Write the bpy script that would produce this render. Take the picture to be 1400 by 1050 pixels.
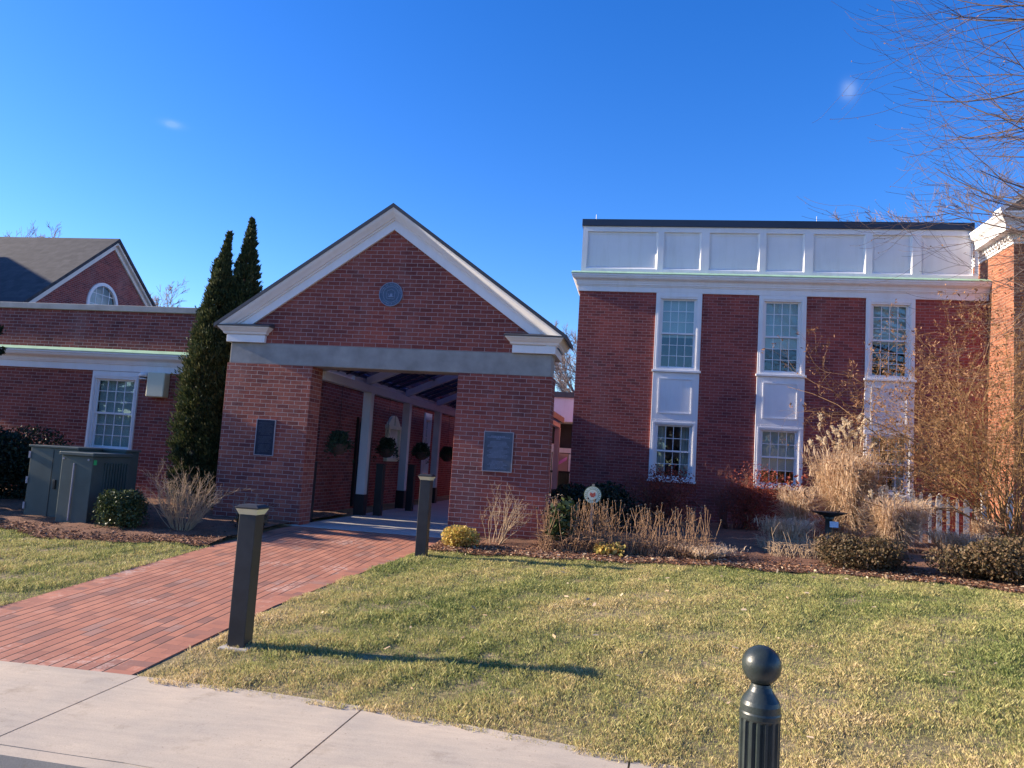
import bpy, math, random
import numpy as np
from mathutils import Vector, Matrix

for o in list(bpy.data.objects): bpy.data.objects.remove(o)
SC = bpy.context.scene
COL = SC.collection
RAD = math.radians

# ------------------------------------------------------------------ camera, sky, sun, exposure
cam = bpy.data.objects.new("camera", bpy.data.cameras.new("camera")); COL.objects.link(cam)
CP, CR, CY, CZ = 0.0982, -0.0633, -0.1697, 1.28
_f0 = Vector((math.sin(CY), math.cos(CY), 0)); _r0 = Vector((math.cos(CY), -math.sin(CY), 0)); _u0 = Vector((0, 0, 1))
_fw = _f0*math.cos(CP) + _u0*math.sin(CP); _u1 = -_f0*math.sin(CP) + _u0*math.cos(CP)
_r = _r0*math.cos(CR) - _u1*math.sin(CR); _u = _r0*math.sin(CR) + _u1*math.cos(CR)
M = Matrix.Identity(4)
for i in range(3):
    M[i][0], M[i][1], M[i][2] = _r[i], _u[i], -_fw[i]
M[2][3] = CZ
cam.matrix_world = M
cam.data.sensor_width = 36; cam.data.lens = 1056.4/1400*36
cam.data.clip_start = 0.05; cam.data.clip_end = 3000
SC.camera = cam

SUN_EL, SUN_AZ = RAD(20.5), RAD(1.6)          # azimuth: how far the sun stands in front of the facade line
sund = Vector((-math.cos(SUN_EL)*math.cos(SUN_AZ), -math.cos(SUN_EL)*math.sin(SUN_AZ), math.sin(SUN_EL)))
world = bpy.data.worlds.new("World"); SC.world = world; world.use_nodes = True
wn = world.node_tree.nodes; wl = world.node_tree.links
bg = wn["Background"]
sky = wn.new("ShaderNodeTexSky"); sky.sky_type = 'NISHITA'; sky.sun_disc = False
sky.sun_elevation = SUN_EL; sky.sun_rotation = math.atan2(sund.x, sund.y)
sky.altitude = 300; sky.air_density = 1.0; sky.dust_density = 0.25; sky.ozone_density = 4.0
bg.inputs[1].default_value = 0.125
hs = wn.new("ShaderNodeHueSaturation"); hs.inputs["Hue"].default_value = .516; hs.inputs["Saturation"].default_value = 1.28; hs.inputs["Value"].default_value = 1.0
wl.new(sky.outputs[0], hs.inputs["Color"])
# two small wisps of cloud, fixed in the sky by direction
def wisp(prev, dirv, size, stretch, amt):
    tc = wn.new("ShaderNodeTexCoord"); d = Vector(dirv).normalized(); side = d.cross(Vector((0, 0, 1))).normalized(); up = side.cross(d)
    def dot(v, k):
        n = wn.new("ShaderNodeVectorMath"); n.operation = 'DOT_PRODUCT'; wl.new(tc.outputs["Generated"], n.inputs[0]); n.inputs[1].default_value = tuple(v*k); return n.outputs["Value"]
    def mth(op, a, b=None):
        n = wn.new("ShaderNodeMath"); n.operation = op
        for i, q in enumerate((a, b)):
            if q is None: continue
            if hasattr(q, 'links'): wl.new(q, n.inputs[i])
            else: n.inputs[i].default_value = q
        return n.outputs[0]
    a = dot(side, 1/(size*stretch)); b = dot(up, 1/size)
    nz = wn.new("ShaderNodeTexNoise"); nz.inputs["Scale"].default_value = 60; nz.inputs["Detail"].default_value = 5; wl.new(tc.outputs["Generated"], nz.inputs["Vector"])
    r2 = mth('ADD', mth('MULTIPLY', a, a), mth('MULTIPLY', b, b))
    r2 = mth('ADD', r2, mth('MULTIPLY', mth('SUBTRACT', nz.outputs[0], .5), 1.5))
    f = mth('MULTIPLY', mth('EXPONENT', mth('MULTIPLY', mth('MAXIMUM', r2, 0.0), -1.1)), amt)
    f = mth('MULTIPLY', f, mth('GREATER_THAN', dot(d, 1), .9))
    m = wn.new("ShaderNodeMix"); m.data_type = 'RGBA'; wl.new(f, m.inputs[0]); wl.new(prev, m.inputs[6]); m.inputs[7].default_value = (2.6, 3.1, 4.0, 1); return m.outputs[2]
def pixdir(x, y): return _fw + _r*(x-700)/1056.4 - _u*(y-525)/1056.4
skc = wisp(hs.outputs[0], pixdir(1161, 124), .0105, .75, .26)
skc = wisp(skc, pixdir(236, 170), .0042, 2.6, .2)
wl.new(skc, bg.inputs[0])
sl = bpy.data.lights.new("sun", 'SUN'); sl.energy = 5.0; sl.angle = RAD(0.6); sl.color = (1.0, 0.85, 0.66)
so = bpy.data.objects.new("sun", sl); COL.objects.link(so)
so.rotation_euler = sund.to_track_quat('Z', 'Y').to_euler(); so.location = (-30, -5, 20)
SC.view_settings.view_transform = 'Standard'; SC.view_settings.look = 'None'
SC.view_settings.gamma = 1; SC.view_settings.exposure = 1.2; SC.view_settings.use_curve_mapping = False

# ------------------------------------------------------------------ terrain
def gz(X, Y):
    b = float(np.interp(Y, [3.75, 4.9, 6, 8, 9.8, 11.5], [-.40, -.36, -.29, -.17, -.07, 0]))
    return b + .02*min(max(X+3, 0), 10)
def gza(X, Y):
    return np.interp(Y, [3.75, 4.9, 6, 8, 9.8, 11.5], [-.40, -.36, -.29, -.17, -.07, 0]) + .02*np.clip(X+3, 0, 10)
SWX = [-30, -6, -4.25, -3.27, -2.5, -1.6, -.87, .05, 2, 6, 30]
SWY = [4.8, 4.82, 4.85, 4.88, 4.85, 4.75, 4.61, 4.39, 3.9, 2.8, -4.5]
def sw_back(X): return np.interp(X, SWX, SWY)
def kerb_y(X): return sw_back(X) - 1.09

# ------------------------------------------------------------------ materials
def mat(name):
    m = bpy.data.materials.new(name); m.use_nodes = True
    return m, m.node_tree.nodes, m.node_tree.links, m.node_tree.nodes["Principled BSDF"]
def ramp(N, stops, interp='LINEAR'):
    r = N.new("ShaderNodeValToRGB"); r.color_ramp.interpolation = interp
    el = r.color_ramp.elements
    while len(el) < len(stops): el.new(0.5)
    for e, (p, c) in zip(el, stops):
        e.position = p; e.color = (*c, 1) if len(c) == 3 else c
    return r
def noise(N, L, vec, scale, detail=4, rough=.55, sc=None):
    n = N.new("ShaderNodeTexNoise"); n.inputs["Scale"].default_value = scale
    n.inputs["Detail"].default_value = detail; n.inputs["Roughness"].default_value = rough
    if sc:
        mp = N.new("ShaderNodeMapping"); mp.inputs["Scale"].default_value = sc
        L.new(vec, mp.inputs[0]); vec = mp.outputs[0]
    if vec is not None: L.new(vec, n.inputs["Vector"])
    return n
def mix(N, L, a, b, fac, mode='MIX'):
    m = N.new("ShaderNodeMix"); m.data_type = 'RGBA'; m.blend_type = mode
    for s, v in ((m.inputs[0], fac), (m.inputs[6], a), (m.inputs[7], b)):
        if hasattr(v, 'is_output') or hasattr(v, 'links'): L.new(v, s)
        elif isinstance(v, (int, float)): s.default_value = v
        else: s.default_value = (*v, 1)
    return m.outputs[2]
def geo_pos(N): return N.new("ShaderNodeTexCoord").outputs["Object"]
def bump(N, L, h, strength, dist, prev=None):
    b = N.new("ShaderNodeBump"); b.inputs["Strength"].default_value = strength; b.inputs["Distance"].default_value = dist
    L.new(h, b.inputs["Height"])
    if prev is not None: L.new(prev, b.inputs["Normal"])
    return b.outputs[0]

def plain(name, col, rough=.6, var=.12, scale=3, metal=0, bmp=0, bscale=60, spec=.5):
    m, N, L, P = mat(name)
    p = geo_pos(N); n = noise(N, L, p, scale, 5)
    lo = tuple(c*(1-var) for c in col); hi = tuple(min(1, c*(1+var)) for c in col)
    r = ramp(N, [(.3, lo), (.7, hi)]); L.new(n.outputs[0], r.inputs[0]); L.new(r.outputs[0], P.inputs["Base Color"])
    P.inputs["Roughness"].default_value = rough; P.inputs["Metallic"].default_value = metal
    P.inputs["Specular IOR Level"].default_value = spec
    if bmp:
        n2 = noise(N, L, p, bscale, 3); L.new(bump(N, L, n2.outputs[0], bmp, .004), P.inputs["Normal"])
    return m

def brick_mat(name, c1, c2, mortar, rough_bump=.5, dark=(.12, .045, .045), seed=0.0, patch=.35, bstr=.6, stain_sunpatch=0.14):
    m, N, L, P = mat(name)
    tc = N.new("ShaderNodeTexCoord"); uv = tc.outputs["UV"]
    # slight irregularity in the courses
    wob = noise(N, L, uv, 9, 2); 
    sub = N.new("ShaderNodeVectorMath"); sub.operation = 'SUBTRACT'; L.new(wob.outputs["Color"], sub.inputs[0]); sub.inputs[1].default_value = (.5, .5, .5)
    scl = N.new("ShaderNodeVectorMath"); scl.operation = 'SCALE'; L.new(sub.outputs[0], scl.inputs[0]); scl.inputs["Scale"].default_value = .012
    add = N.new("ShaderNodeVectorMath"); add.operation = 'ADD'; L.new(uv, add.inputs[0]); L.new(scl.outputs[0], add.inputs[1])
    def br(a, b, mo, mort=.0085, smooth=.25):
        t = N.new("ShaderNodeTexBrick"); t.offset = .5; t.inputs["Scale"].default_value = 1
        t.inputs["Brick Width"].default_value = .203; t.inputs["Row Height"].default_value = .0677
        t.inputs["Mortar Size"].default_value = mort/2*1.0; t.inputs["Mortar Smooth"].default_value = smooth
        t.inputs["Color1"].default_value = (*a, 1); t.inputs["Color2"].default_value = (*b, 1); t.inputs["Mortar"].default_value = (*mo, 1)
        L.new(add.outputs[0], t.inputs["Vector"]); return t
    t = br((0, 0, 0), (1, 1, 1), (.5, .5, .5))
    rr = ramp(N, [(0, tuple(.5*a+.5*b for a, b in zip(dark, c1))), (.12, c1), (.6, c2), (.92, tuple(c*1.12 for c in c2)), (1, tuple(c*.8 for c in c1))])
    L.new(t.outputs["Color"], rr.inputs[0])
    n1 = noise(N, L, uv, 1.0 + seed, 6, .62); n1r = ramp(N, [(.32, (.66, .68, .78)), (.5, (1, 1, 1)), (.68, (1.30, 1.18, 1.08))]); L.new(n1.outputs[0], n1r.inputs[0])  # violet and warm patches put lens-flare tint into the brick colour
    c = mix(N, L, rr.outputs[0], n1r.outputs[0], 1.0, 'MULTIPLY')
    n2 = noise(N, L, uv, 45, 4, .7); n2r = ramp(N, [(.3, (.75, .75, .75)), (.75, (1.2, 1.2, 1.2))]); L.new(n2.outputs[0], n2r.inputs[0])
    c = mix(N, L, c, n2r.outputs[0], 1.0, 'MULTIPLY')
    c = mix(N, L, c, mortar, t.outputs["Fac"])
    if stain_sunpatch:  # pale efflorescence, also painting in warm patches of grazing sun
        n4 = noise(N, L, uv, .9, 6, .6, sc=(1, .25, 1)); r4 = ramp(N, [(.55, (0, 0, 0)), (.75, (1, 1, 1))]); L.new(n4.outputs[0], r4.inputs[0])
        mm = N.new("ShaderNodeMath"); mm.operation = 'MULTIPLY'; L.new(r4.outputs[0], mm.inputs[0]); mm.inputs[1].default_value = stain_sunpatch
        c = mix(N, L, c, (.5, .45, .42), mm.outputs[0])
    L.new(c, P.inputs["Base Color"])
    P.inputs["Roughness"].default_value = .85; P.inputs["Specular IOR Level"].default_value = .25
    inv = N.new("ShaderNodeMath"); inv.operation = 'SUBTRACT'; inv.inputs[0].default_value = 1; L.new(t.outputs["Fac"], inv.inputs[1])
    b1 = bump(N, L, inv.outputs[0], bstr, .006)
    # each brick sits a little proud or tilted
    b2 = bump(N, L, t.outputs["Color"], .18, .003, b1)
    n3 = noise(N, L, uv, 22, 5, .65); b3 = bump(N, L, n3.outputs[0], rough_bump, .006, b2)
    L.new(b3, P.inputs["Normal"])
    return m

MT = {}
MT['brick_portico'] = brick_mat("brick_portico", (.215, .055, .046), (.265, .074, .058), (.38, .28, .27), .45)
MT['brick_rough'] = brick_mat("brick_rough", (.25, .066, .052), (.34, .105, .072), (.44, .33, .30), 1.0, seed=.4, bstr=.8)
MT['brick_hall'] = brick_mat("brick_hall", (.235, .053, .046), (.295, .070, .058), (.36, .21, .21), .95, seed=.2)
MT['brick_wing'] = brick_mat("brick_wing", (.205, .050, .044), (.265, .072, .058), (.38, .27, .27), .7, seed=.7)
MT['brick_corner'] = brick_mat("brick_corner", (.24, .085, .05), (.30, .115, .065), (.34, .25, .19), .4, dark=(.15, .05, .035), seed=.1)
def white_mat():
    m, N, L, P = mat("white_paint"); p = geo_pos(N)
    n = noise(N, L, p, 1.4, 5); r = ramp(N, [(.3, (.72, .71, .72)), (.7, (.80, .79, .80))]); L.new(n.outputs[0], r.inputs[0])
    n2 = noise(N, L, p, 5, 6, .7, sc=(1, 1, .12)); r2 = ramp(N, [(.50, (1, 1, 1)), (.78, (.90, .89, .86))]); L.new(n2.outputs[0], r2.inputs[0])
    L.new(mix(N, L, r.outputs[0], r2.outputs[0], 1., 'MULTIPLY'), P.inputs["Base Color"]); P.inputs["Roughness"].default_value = .55
    n3 = noise(N, L, p, 2.2, 4); n4 = noise(N, L, p, 40, 3); b = bump(N, L, n3.outputs[0], .25, .012); L.new(bump(N, L, n4.outputs[0], .08, .002, b), P.inputs["Normal"]); return m
MT['white'] = white_mat()
MT['white_warm'] = plain("warm_white_paint", (.72, .68, .62), .5, .07, 2, bmp=.08, bscale=30)
MT['post'] = plain("post_paint", (.52, .53, .55), .5, .08, 2)
MT['black_metal'] = plain("black_metal", (.015, .016, .018), .4, .2, 4)
MT['roof_metal'] = plain("roof_metal", (.05, .05, .06), .5, .2, 4)
MT['cap_metal'] = plain("cap_metal", (.022, .03, .055), .35, .15, 1)
MT['copper'] = plain("weathered_copper", (.30, .48, .34), .6, .18, 6)
MT['stucco'] = plain("concrete_beam", (.28, .27, .255), .85, .22, 3.5, bmp=.3, bscale=25)
MT['coping'] = plain("coping_stone", (.38, .36, .33), .85, .2, 3, bmp=.2, bscale=40)
MT['bronze'] = plain("bollard_bronze", (.024, .025, .027), .5, .35, 7, bmp=.15, bscale=12)
MT['cream'] = plain("cream_lens", (.72, .66, .42), .5, .1, 9)
MT['iron'] = plain("green_black_iron", (.025, .034, .032), .38, .25, 14, bmp=.2, bscale=90)
MT['cabinet'] = plain("cabinet_paint", (.055, .078, .072), .5, .2, 2.5)
MT['plaque'] = plain("plaque_face", (.03, .035, .055), .7, .3, 8, spec=.15)
MT['plaque_rim'] = plain("plaque_rim", (.32, .30, .33), .4, .1, 8)
MT['seal'] = plain("seal_face", (.05, .09, .16), .5, .25, 30)
MT['seal_relief'] = plain("seal_relief", (.20, .25, .36), .5, .1, 30)
MT['boxcream'] = plain("cream_plastic", (.66, .63, .46), .5, .05, 3)
MT['terracotta'] = plain("coir_basket", (.10, .06, .045), .9, .3, 20, bmp=.4, bscale=60)
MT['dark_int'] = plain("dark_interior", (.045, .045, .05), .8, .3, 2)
MT['blind'] = plain("window_blind", (.60, .63, .60), .7, .1, 3)
MT['curtain'] = plain("curtain_cloth", (.60, .58, .55), .8, .2, 4)
MT['shingle'] = None
MT['sticker_green'] = plain("green_sticker", (.02, .38, .12), .5, .05, 3)
MT['tag_blue'] = plain("pale_tag", (.55, .68, .85), .4, .1, 30)
MT['sign_cream'] = plain("sign_cream", (.70, .68, .50), .5, .08, 20)
MT['sign_green'] = plain("sign_olive", (.16, .19, .08), .5, .1, 20)
MT['sign_red'] = plain("sign_red", (.55, .10, .06), .5, .2, 40)
MT['wood_post'] = plain("weathered_wood", (.36, .28, .21), .8, .25, 12)
MT['stone_grey'] = plain("grey_stone", (.25, .24, .23), .9, .2, 7, bmp=.3, bscale=20)
MT['orange_wall'] = plain("tan_panel", (.34, .22, .16), .7, .15, 1.5)
MT['pink'] = plain("pink_cloth", (.6, .2, .4), .8, .3, 3)

def schlick(N, L, f0):
    lw = N.new("ShaderNodeLayerWeight"); lw.inputs[0].default_value = .5
    p = N.new("ShaderNodeMath"); p.operation = 'POWER'; L.new(lw.outputs["Facing"], p.inputs[0]); p.inputs[1].default_value = 5
    m = N.new("ShaderNodeMath"); m.operation = 'MULTIPLY_ADD'; L.new(p.outputs[0], m.inputs[0]); m.inputs[1].default_value = 1-f0; m.inputs[2].default_value = f0
    return m
def glass_mat():
    m, N, L, P = mat("window_glass")
    N.remove(P)
    out = [n for n in N if n.type == 'OUTPUT_MATERIAL'][0]
    g = N.new("ShaderNodeBsdfGlossy"); g.inputs["Roughness"].default_value = .015; g.inputs["Color"].default_value = (.95, .97, 1, 1)
    tr = N.new("ShaderNodeBsdfTransparent"); tr.inputs[0].default_value = (.84, .90, .89, 1)
    fr = schlick(N, L, .07)
    n = noise(N, L, geo_pos(N), 1.7, 2); b = bump(N, L, n.outputs[0], .05, .004)
    L.new(b, g.inputs["Normal"])
    ms = N.new("ShaderNodeMixShader"); L.new(fr.outputs[0], ms.inputs[0]); L.new(tr.outputs[0], ms.inputs[1]); L.new(g.outputs[0], ms.inputs[2])
    L.new(ms.outputs[0], out.inputs[0]); return m
MT['glass'] = glass_mat()

def shingle_mat():
    m, N, L, P = mat("slate_shingles")
    tc = N.new("ShaderNodeTexCoord")
    t = N.new("ShaderNodeTexBrick"); t.inputs["Scale"].default_value = 1; t.inputs["Brick Width"].default_value = .3; t.inputs["Row Height"].default_value = .17
    t.inputs["Mortar Size"].default_value = .006; t.inputs["Color1"].default_value = (.04, .042, .050, 1); t.inputs["Color2"].default_value = (.066, .066, .074, 1); t.inputs["Mortar"].default_value = (.05, .05, .05, 1)
    L.new(tc.outputs["UV"], t.inputs["Vector"]); n = noise(N, L, tc.outputs["UV"], 5, 5)
    r = ramp(N, [(.3, (.75, .75, .78)), (.7, (1.2, 1.15, 1.1))]); L.new(n.outputs[0], r.inputs[0])
    L.new(mix(N, L, t.outputs[0], r.outputs[0], 1., 'MULTIPLY'), P.inputs["Base Color"])
    P.inputs["Roughness"].default_value = .9
    L.new(bump(N, L, t.outputs["Color"], .5, .01), P.inputs["Normal"])
    return m
MT['shingle'] = shingle_mat()

def ground_mat():
    m, N, L, P = mat("lawn_soil")
    p = geo_pos(N); n = noise(N, L, p, .9, 6, .6); n2 = noise(N, L, p, 26, 5, .7)
    r = ramp(N, [(.38, (.26, .22, .10)), (.6, (.42, .32, .19))]); L.new(n.outputs[0], r.inputs[0])
    r2 = ramp(N, [(.25, (.4, .4, .4)), (.75, (1.3, 1.3, 1.3))]); L.new(n2.outputs[0], r2.inputs[0])
    L.new(mix(N, L, r.outputs[0], r2.outputs[0], 1., 'MULTIPLY'), P.inputs["Base Color"])
    P.inputs["Roughness"].default_value = .95; P.inputs["Specular IOR Level"].default_value = .1
    L.new(bump(N, L, n2.outputs[0], .8, .03), P.inputs["Normal"]); return m
MT['ground'] = ground_mat()

def blade_mat():
    m, N, L, P = mat("grass_blades")
    p = geo_pos(N); n = noise(N, L, p, .75, 5, .62); n3 = noise(N, L, p, 4.5, 3, .6)
    g = N.new("ShaderNodeNewGeometry")
    at = N.new("ShaderNodeAttribute"); at.attribute_name = "dry"
    s = N.new("ShaderNodeMath"); s.operation = 'MULTIPLY_ADD'; L.new(g.outputs["Random Per Island"], s.inputs[0]); s.inputs[1].default_value = .42; L.new(at.outputs["Fac"], s.inputs[2])
    s2 = N.new("ShaderNodeMath"); s2.operation = 'MULTIPLY_ADD'; L.new(n3.outputs[0], s2.inputs[0]); s2.inputs[1].default_value = .35; L.new(s.outputs[0], s2.inputs[2])
    r = ramp(N, [(.18, (.13, .18, .05)), (.40, (.30, .32, .105)), (.60, (.48, .44, .18)), (.80, (.58, .45, .22)), (1.0, (.74, .59, .36))])
    L.new(s2.outputs[0], r.inputs[0]); L.new(r.outputs[0], P.inputs["Base Color"])
    P.inputs["Roughness"].default_value = .6; P.inputs["Specular IOR Level"].default_value = .25
    out = [q for q in N if q.type == 'OUTPUT_MATERIAL'][0]
    tl = N.new("ShaderNodeBsdfTranslucent"); L.new(r.outputs[0], tl.inputs[0])
    ms = N.new("ShaderNodeMixShader"); ms.inputs[0].default_value = .3; L.new(P.outputs[0], ms.inputs[1]); L.new(tl.outputs[0], ms.inputs[2]); L.new(ms.outputs[0], out.inputs[0])
    return m
MT['blade'] = blade_mat()

def leaf_mat(name, cols, rough=.6, nscale=2.0, trans=.25):
    """per-leaf random colour plus clump noise"""
    m, N, L, P = mat(name)
    g = N.new("ShaderNodeNewGeometry"); n = noise(N, L, geo_pos(N), nscale, 3)
    s = N.new("ShaderNodeMath"); s.operation = 'MULTIPLY_ADD'; L.new(g.outputs["Random Per Island"], s.inputs[0]); s.inputs[1].default_value = .55
    h = N.new("ShaderNodeMath"); h.operation = 'MULTIPLY'; L.new(n.outputs[0], h.inputs[0]); h.inputs[1].default_value = .45
    L.new(h.outputs[0], s.inputs[2])
    k = len(cols); r = ramp(N, [(.12 + .76*i/(k-1), c) for i, c in enumerate(cols)]); L.new(s.outputs[0], r.inputs[0])
    L.new(r.outputs[0], P.inputs["Base Color"]); P.inputs["Roughness"].default_value = rough; P.inputs["Specular IOR Level"].default_value = .3
    if trans:
        out = [q for q in N if q.type == 'OUTPUT_MATERIAL'][0]
        tl = N.new("ShaderNodeBsdfTranslucent"); L.new(r.outputs[0], tl.inputs[0])
        ms = N.new("ShaderNodeMixShader"); ms.inputs[0].default_value = trans; L.new(P.outputs[0], ms.inputs[1]); L.new(tl.outputs[0], ms.inputs[2]); L.new(ms.outputs[0], out.inputs[0])
    return m
MT['thuja'] = leaf_mat("arborvitae_sprays", [(.012, .022, .008), (.035, .055, .022), (.085, .10, .035), (.17, .15, .06)], trans=.15)
MT['yew'] = leaf_mat("dark_needles", [(.006, .012, .008), (.014, .025, .013), (.026, .042, .018)], trans=.1)
MT['box'] = leaf_mat("boxwood_leaves", [(.02, .035, .012), (.06, .085, .03), (.12, .14, .06)], .35, trans=.15)
MT['brownshrub'] = leaf_mat("browned_leaves", [(.04, .035, .015), (.10, .075, .035), (.20, .12, .065), (.10, .10, .045)], trans=.2)
MT['redleaf'] = leaf_mat("red_leaves", [(.15, .04, .03), (.28, .06, .04), (.42, .11, .06)], trans=.3)
MT['deadleaf'] = leaf_mat("dead_leaves", [(.14, .065, .03), (.28, .14, .07), (.48, .28, .15)], trans=.35)
MT['yellowleaf'] = leaf_mat("yellow_leaves", [(.25, .22, .04), (.52, .42, .10), (.62, .38, .12), (.30, .38, .08)], trans=.3)
MT['miscanthus'] = leaf_mat("dry_grass", [(.46, .31, .20), (.66, .48, .32), (.80, .64, .47)], trans=.4)
MT['plume'] = leaf_mat("seed_plumes", [(.62, .50, .35), (.80, .68, .50)], trans=.4)
MT['basketleaf'] = leaf_mat("basket_greens", [(.02, .04, .022), (.045, .08, .045), (.07, .11, .07)], trans=.15)
MT['mulchchip'] = leaf_mat("bark_chips", [(.10, .045, .025), (.20, .09, .05), (.30, .15, .085), (.42, .27, .17)], .9, 5, trans=0)
MT['litter'] = leaf_mat("leaf_litter", [(.30, .18, .10), (.52, .38, .24), (.70, .56, .40)], .8, 5, trans=.2)
MT['stem_grey'] = plain("grey_twigs", (.33, .25, .19), .8, .3, 12)
MT['stem_tan'] = plain("tan_stems", (.38, .27, .17), .8, .3, 12)
MT['stem_orange'] = plain("orange_stems", (.27, .15, .055), .6, .3, 6)
MT['stem_brown'] = plain("brown_stalks", (.31, .18, .10), .85, .35, 14)
MT['bark'] = plain("tree_bark", (.13, .09, .08), .85, .3, 8)
MT['bark_far'] = plain("far_tree_bark", (.22, .17, .17), .9, .2, 3)
MT['stem_red'] = plain("red_brown_twigs", (.17, .06, .045), .8, .3, 10)
MT['berry'] = plain("seed_heads", (.06, .045, .035), .9, .3, 10)

def mulch_mat():
    m, N, L, P = mat("bark_mulch")
    p = geo_pos(N); n = noise(N, L, p, 40, 6, .75, sc=(1, 1.6, 1)); n2 = noise(N, L, p, 2, 3)
    r = ramp(N, [(.3, (.06, .03, .018)), (.5, (.20, .09, .05)), (.7, (.38, .20, .115))]); L.new(n.outputs[0], r.inputs[0])
    r2 = ramp(N, [(.3, (.7, .7, .7)), (.7, (1.2, 1.2, 1.2))]); L.new(n2.outputs[0], r2.inputs[0])
    L.new(mix(N, L, r.outputs[0], r2.outputs[0], 1., 'MULTIPLY'), P.inputs["Base Color"]); P.inputs["Roughness"].default_value = .95
    L.new(bump(N, L, n.outputs[0], .9, .03), P.inputs["Normal"]); return m
MT['mulch'] = mulch_mat()

def concrete_mat(name, c, warm=(1.06, 1.0, .92)):
    m, N, L, P = mat(name)
    p = geo_pos(N); n = noise(N, L, p, 1.1, 6, .6); n2 = noise(N, L, p, 130, 3, .7); n3 = noise(N, L, p, 6, 4, .6, sc=(.5, 3, 1))
    r = ramp(N, [(.32, tuple(a*.82 for a in c)), (.68, tuple(a*b*1.05 for a, b in zip(c, warm)))]); L.new(n.outputs[0], r.inputs[0])
    r2 = ramp(N, [(.3, (.88, .88, .88)), (.7, (1.1, 1.1, 1.1))]); L.new(n2.outputs[0], r2.inputs[0])
    r3 = ramp(N, [(.35, (.93, .93, .94)), (.65, (1.04, 1.04, 1.03))]); L.new(n3.outputs[0], r3.inputs[0])
    cc = mix(N, L, r.outputs[0], r2.outputs[0], 1., 'MULTIPLY'); cc = mix(N, L, cc, r3.outputs[0], 1., 'MULTIPLY')
    L.new(cc, P.inputs["Base Color"]); P.inputs["Roughness"].default_value = .9; P.inputs["Specular IOR Level"].default_value = .2
    n5 = noise(N, L, p, 3.2, 8, .75); r5 = ramp(N, [(.56, (1, 1, 1)), (.72, (.76, .74, .72))]); L.new(n5.outputs[0], r5.inputs[0]); cc = mix(N, L, cc, r5.outputs[0], 1., 'MULTIPLY')
    n6 = noise(N, L, p, 55, 2, .5); r6 = ramp(N, [(.70, (1, 1, 1)), (.76, (.62, .58, .55))]); L.new(n6.outputs[0], r6.inputs[0]); cc = mix(N, L, cc, r6.outputs[0], 1., 'MULTIPLY'); L.new(cc, P.inputs["Base Color"])
    b = bump(N, L, n3.outputs[0], .1, .01); L.new(bump(N, L, n2.outputs[0], .15, .003, b), P.inputs["Normal"]); return m
MT['sidewalk'] = concrete_mat("sidewalk_concrete", (.52, .45, .36))
MT['slab'] = concrete_mat("passage_concrete", (.50, .48, .45))
MT['asphalt'] = concrete_mat("asphalt", (.06, .06, .062), (1, 1, 1))

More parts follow.
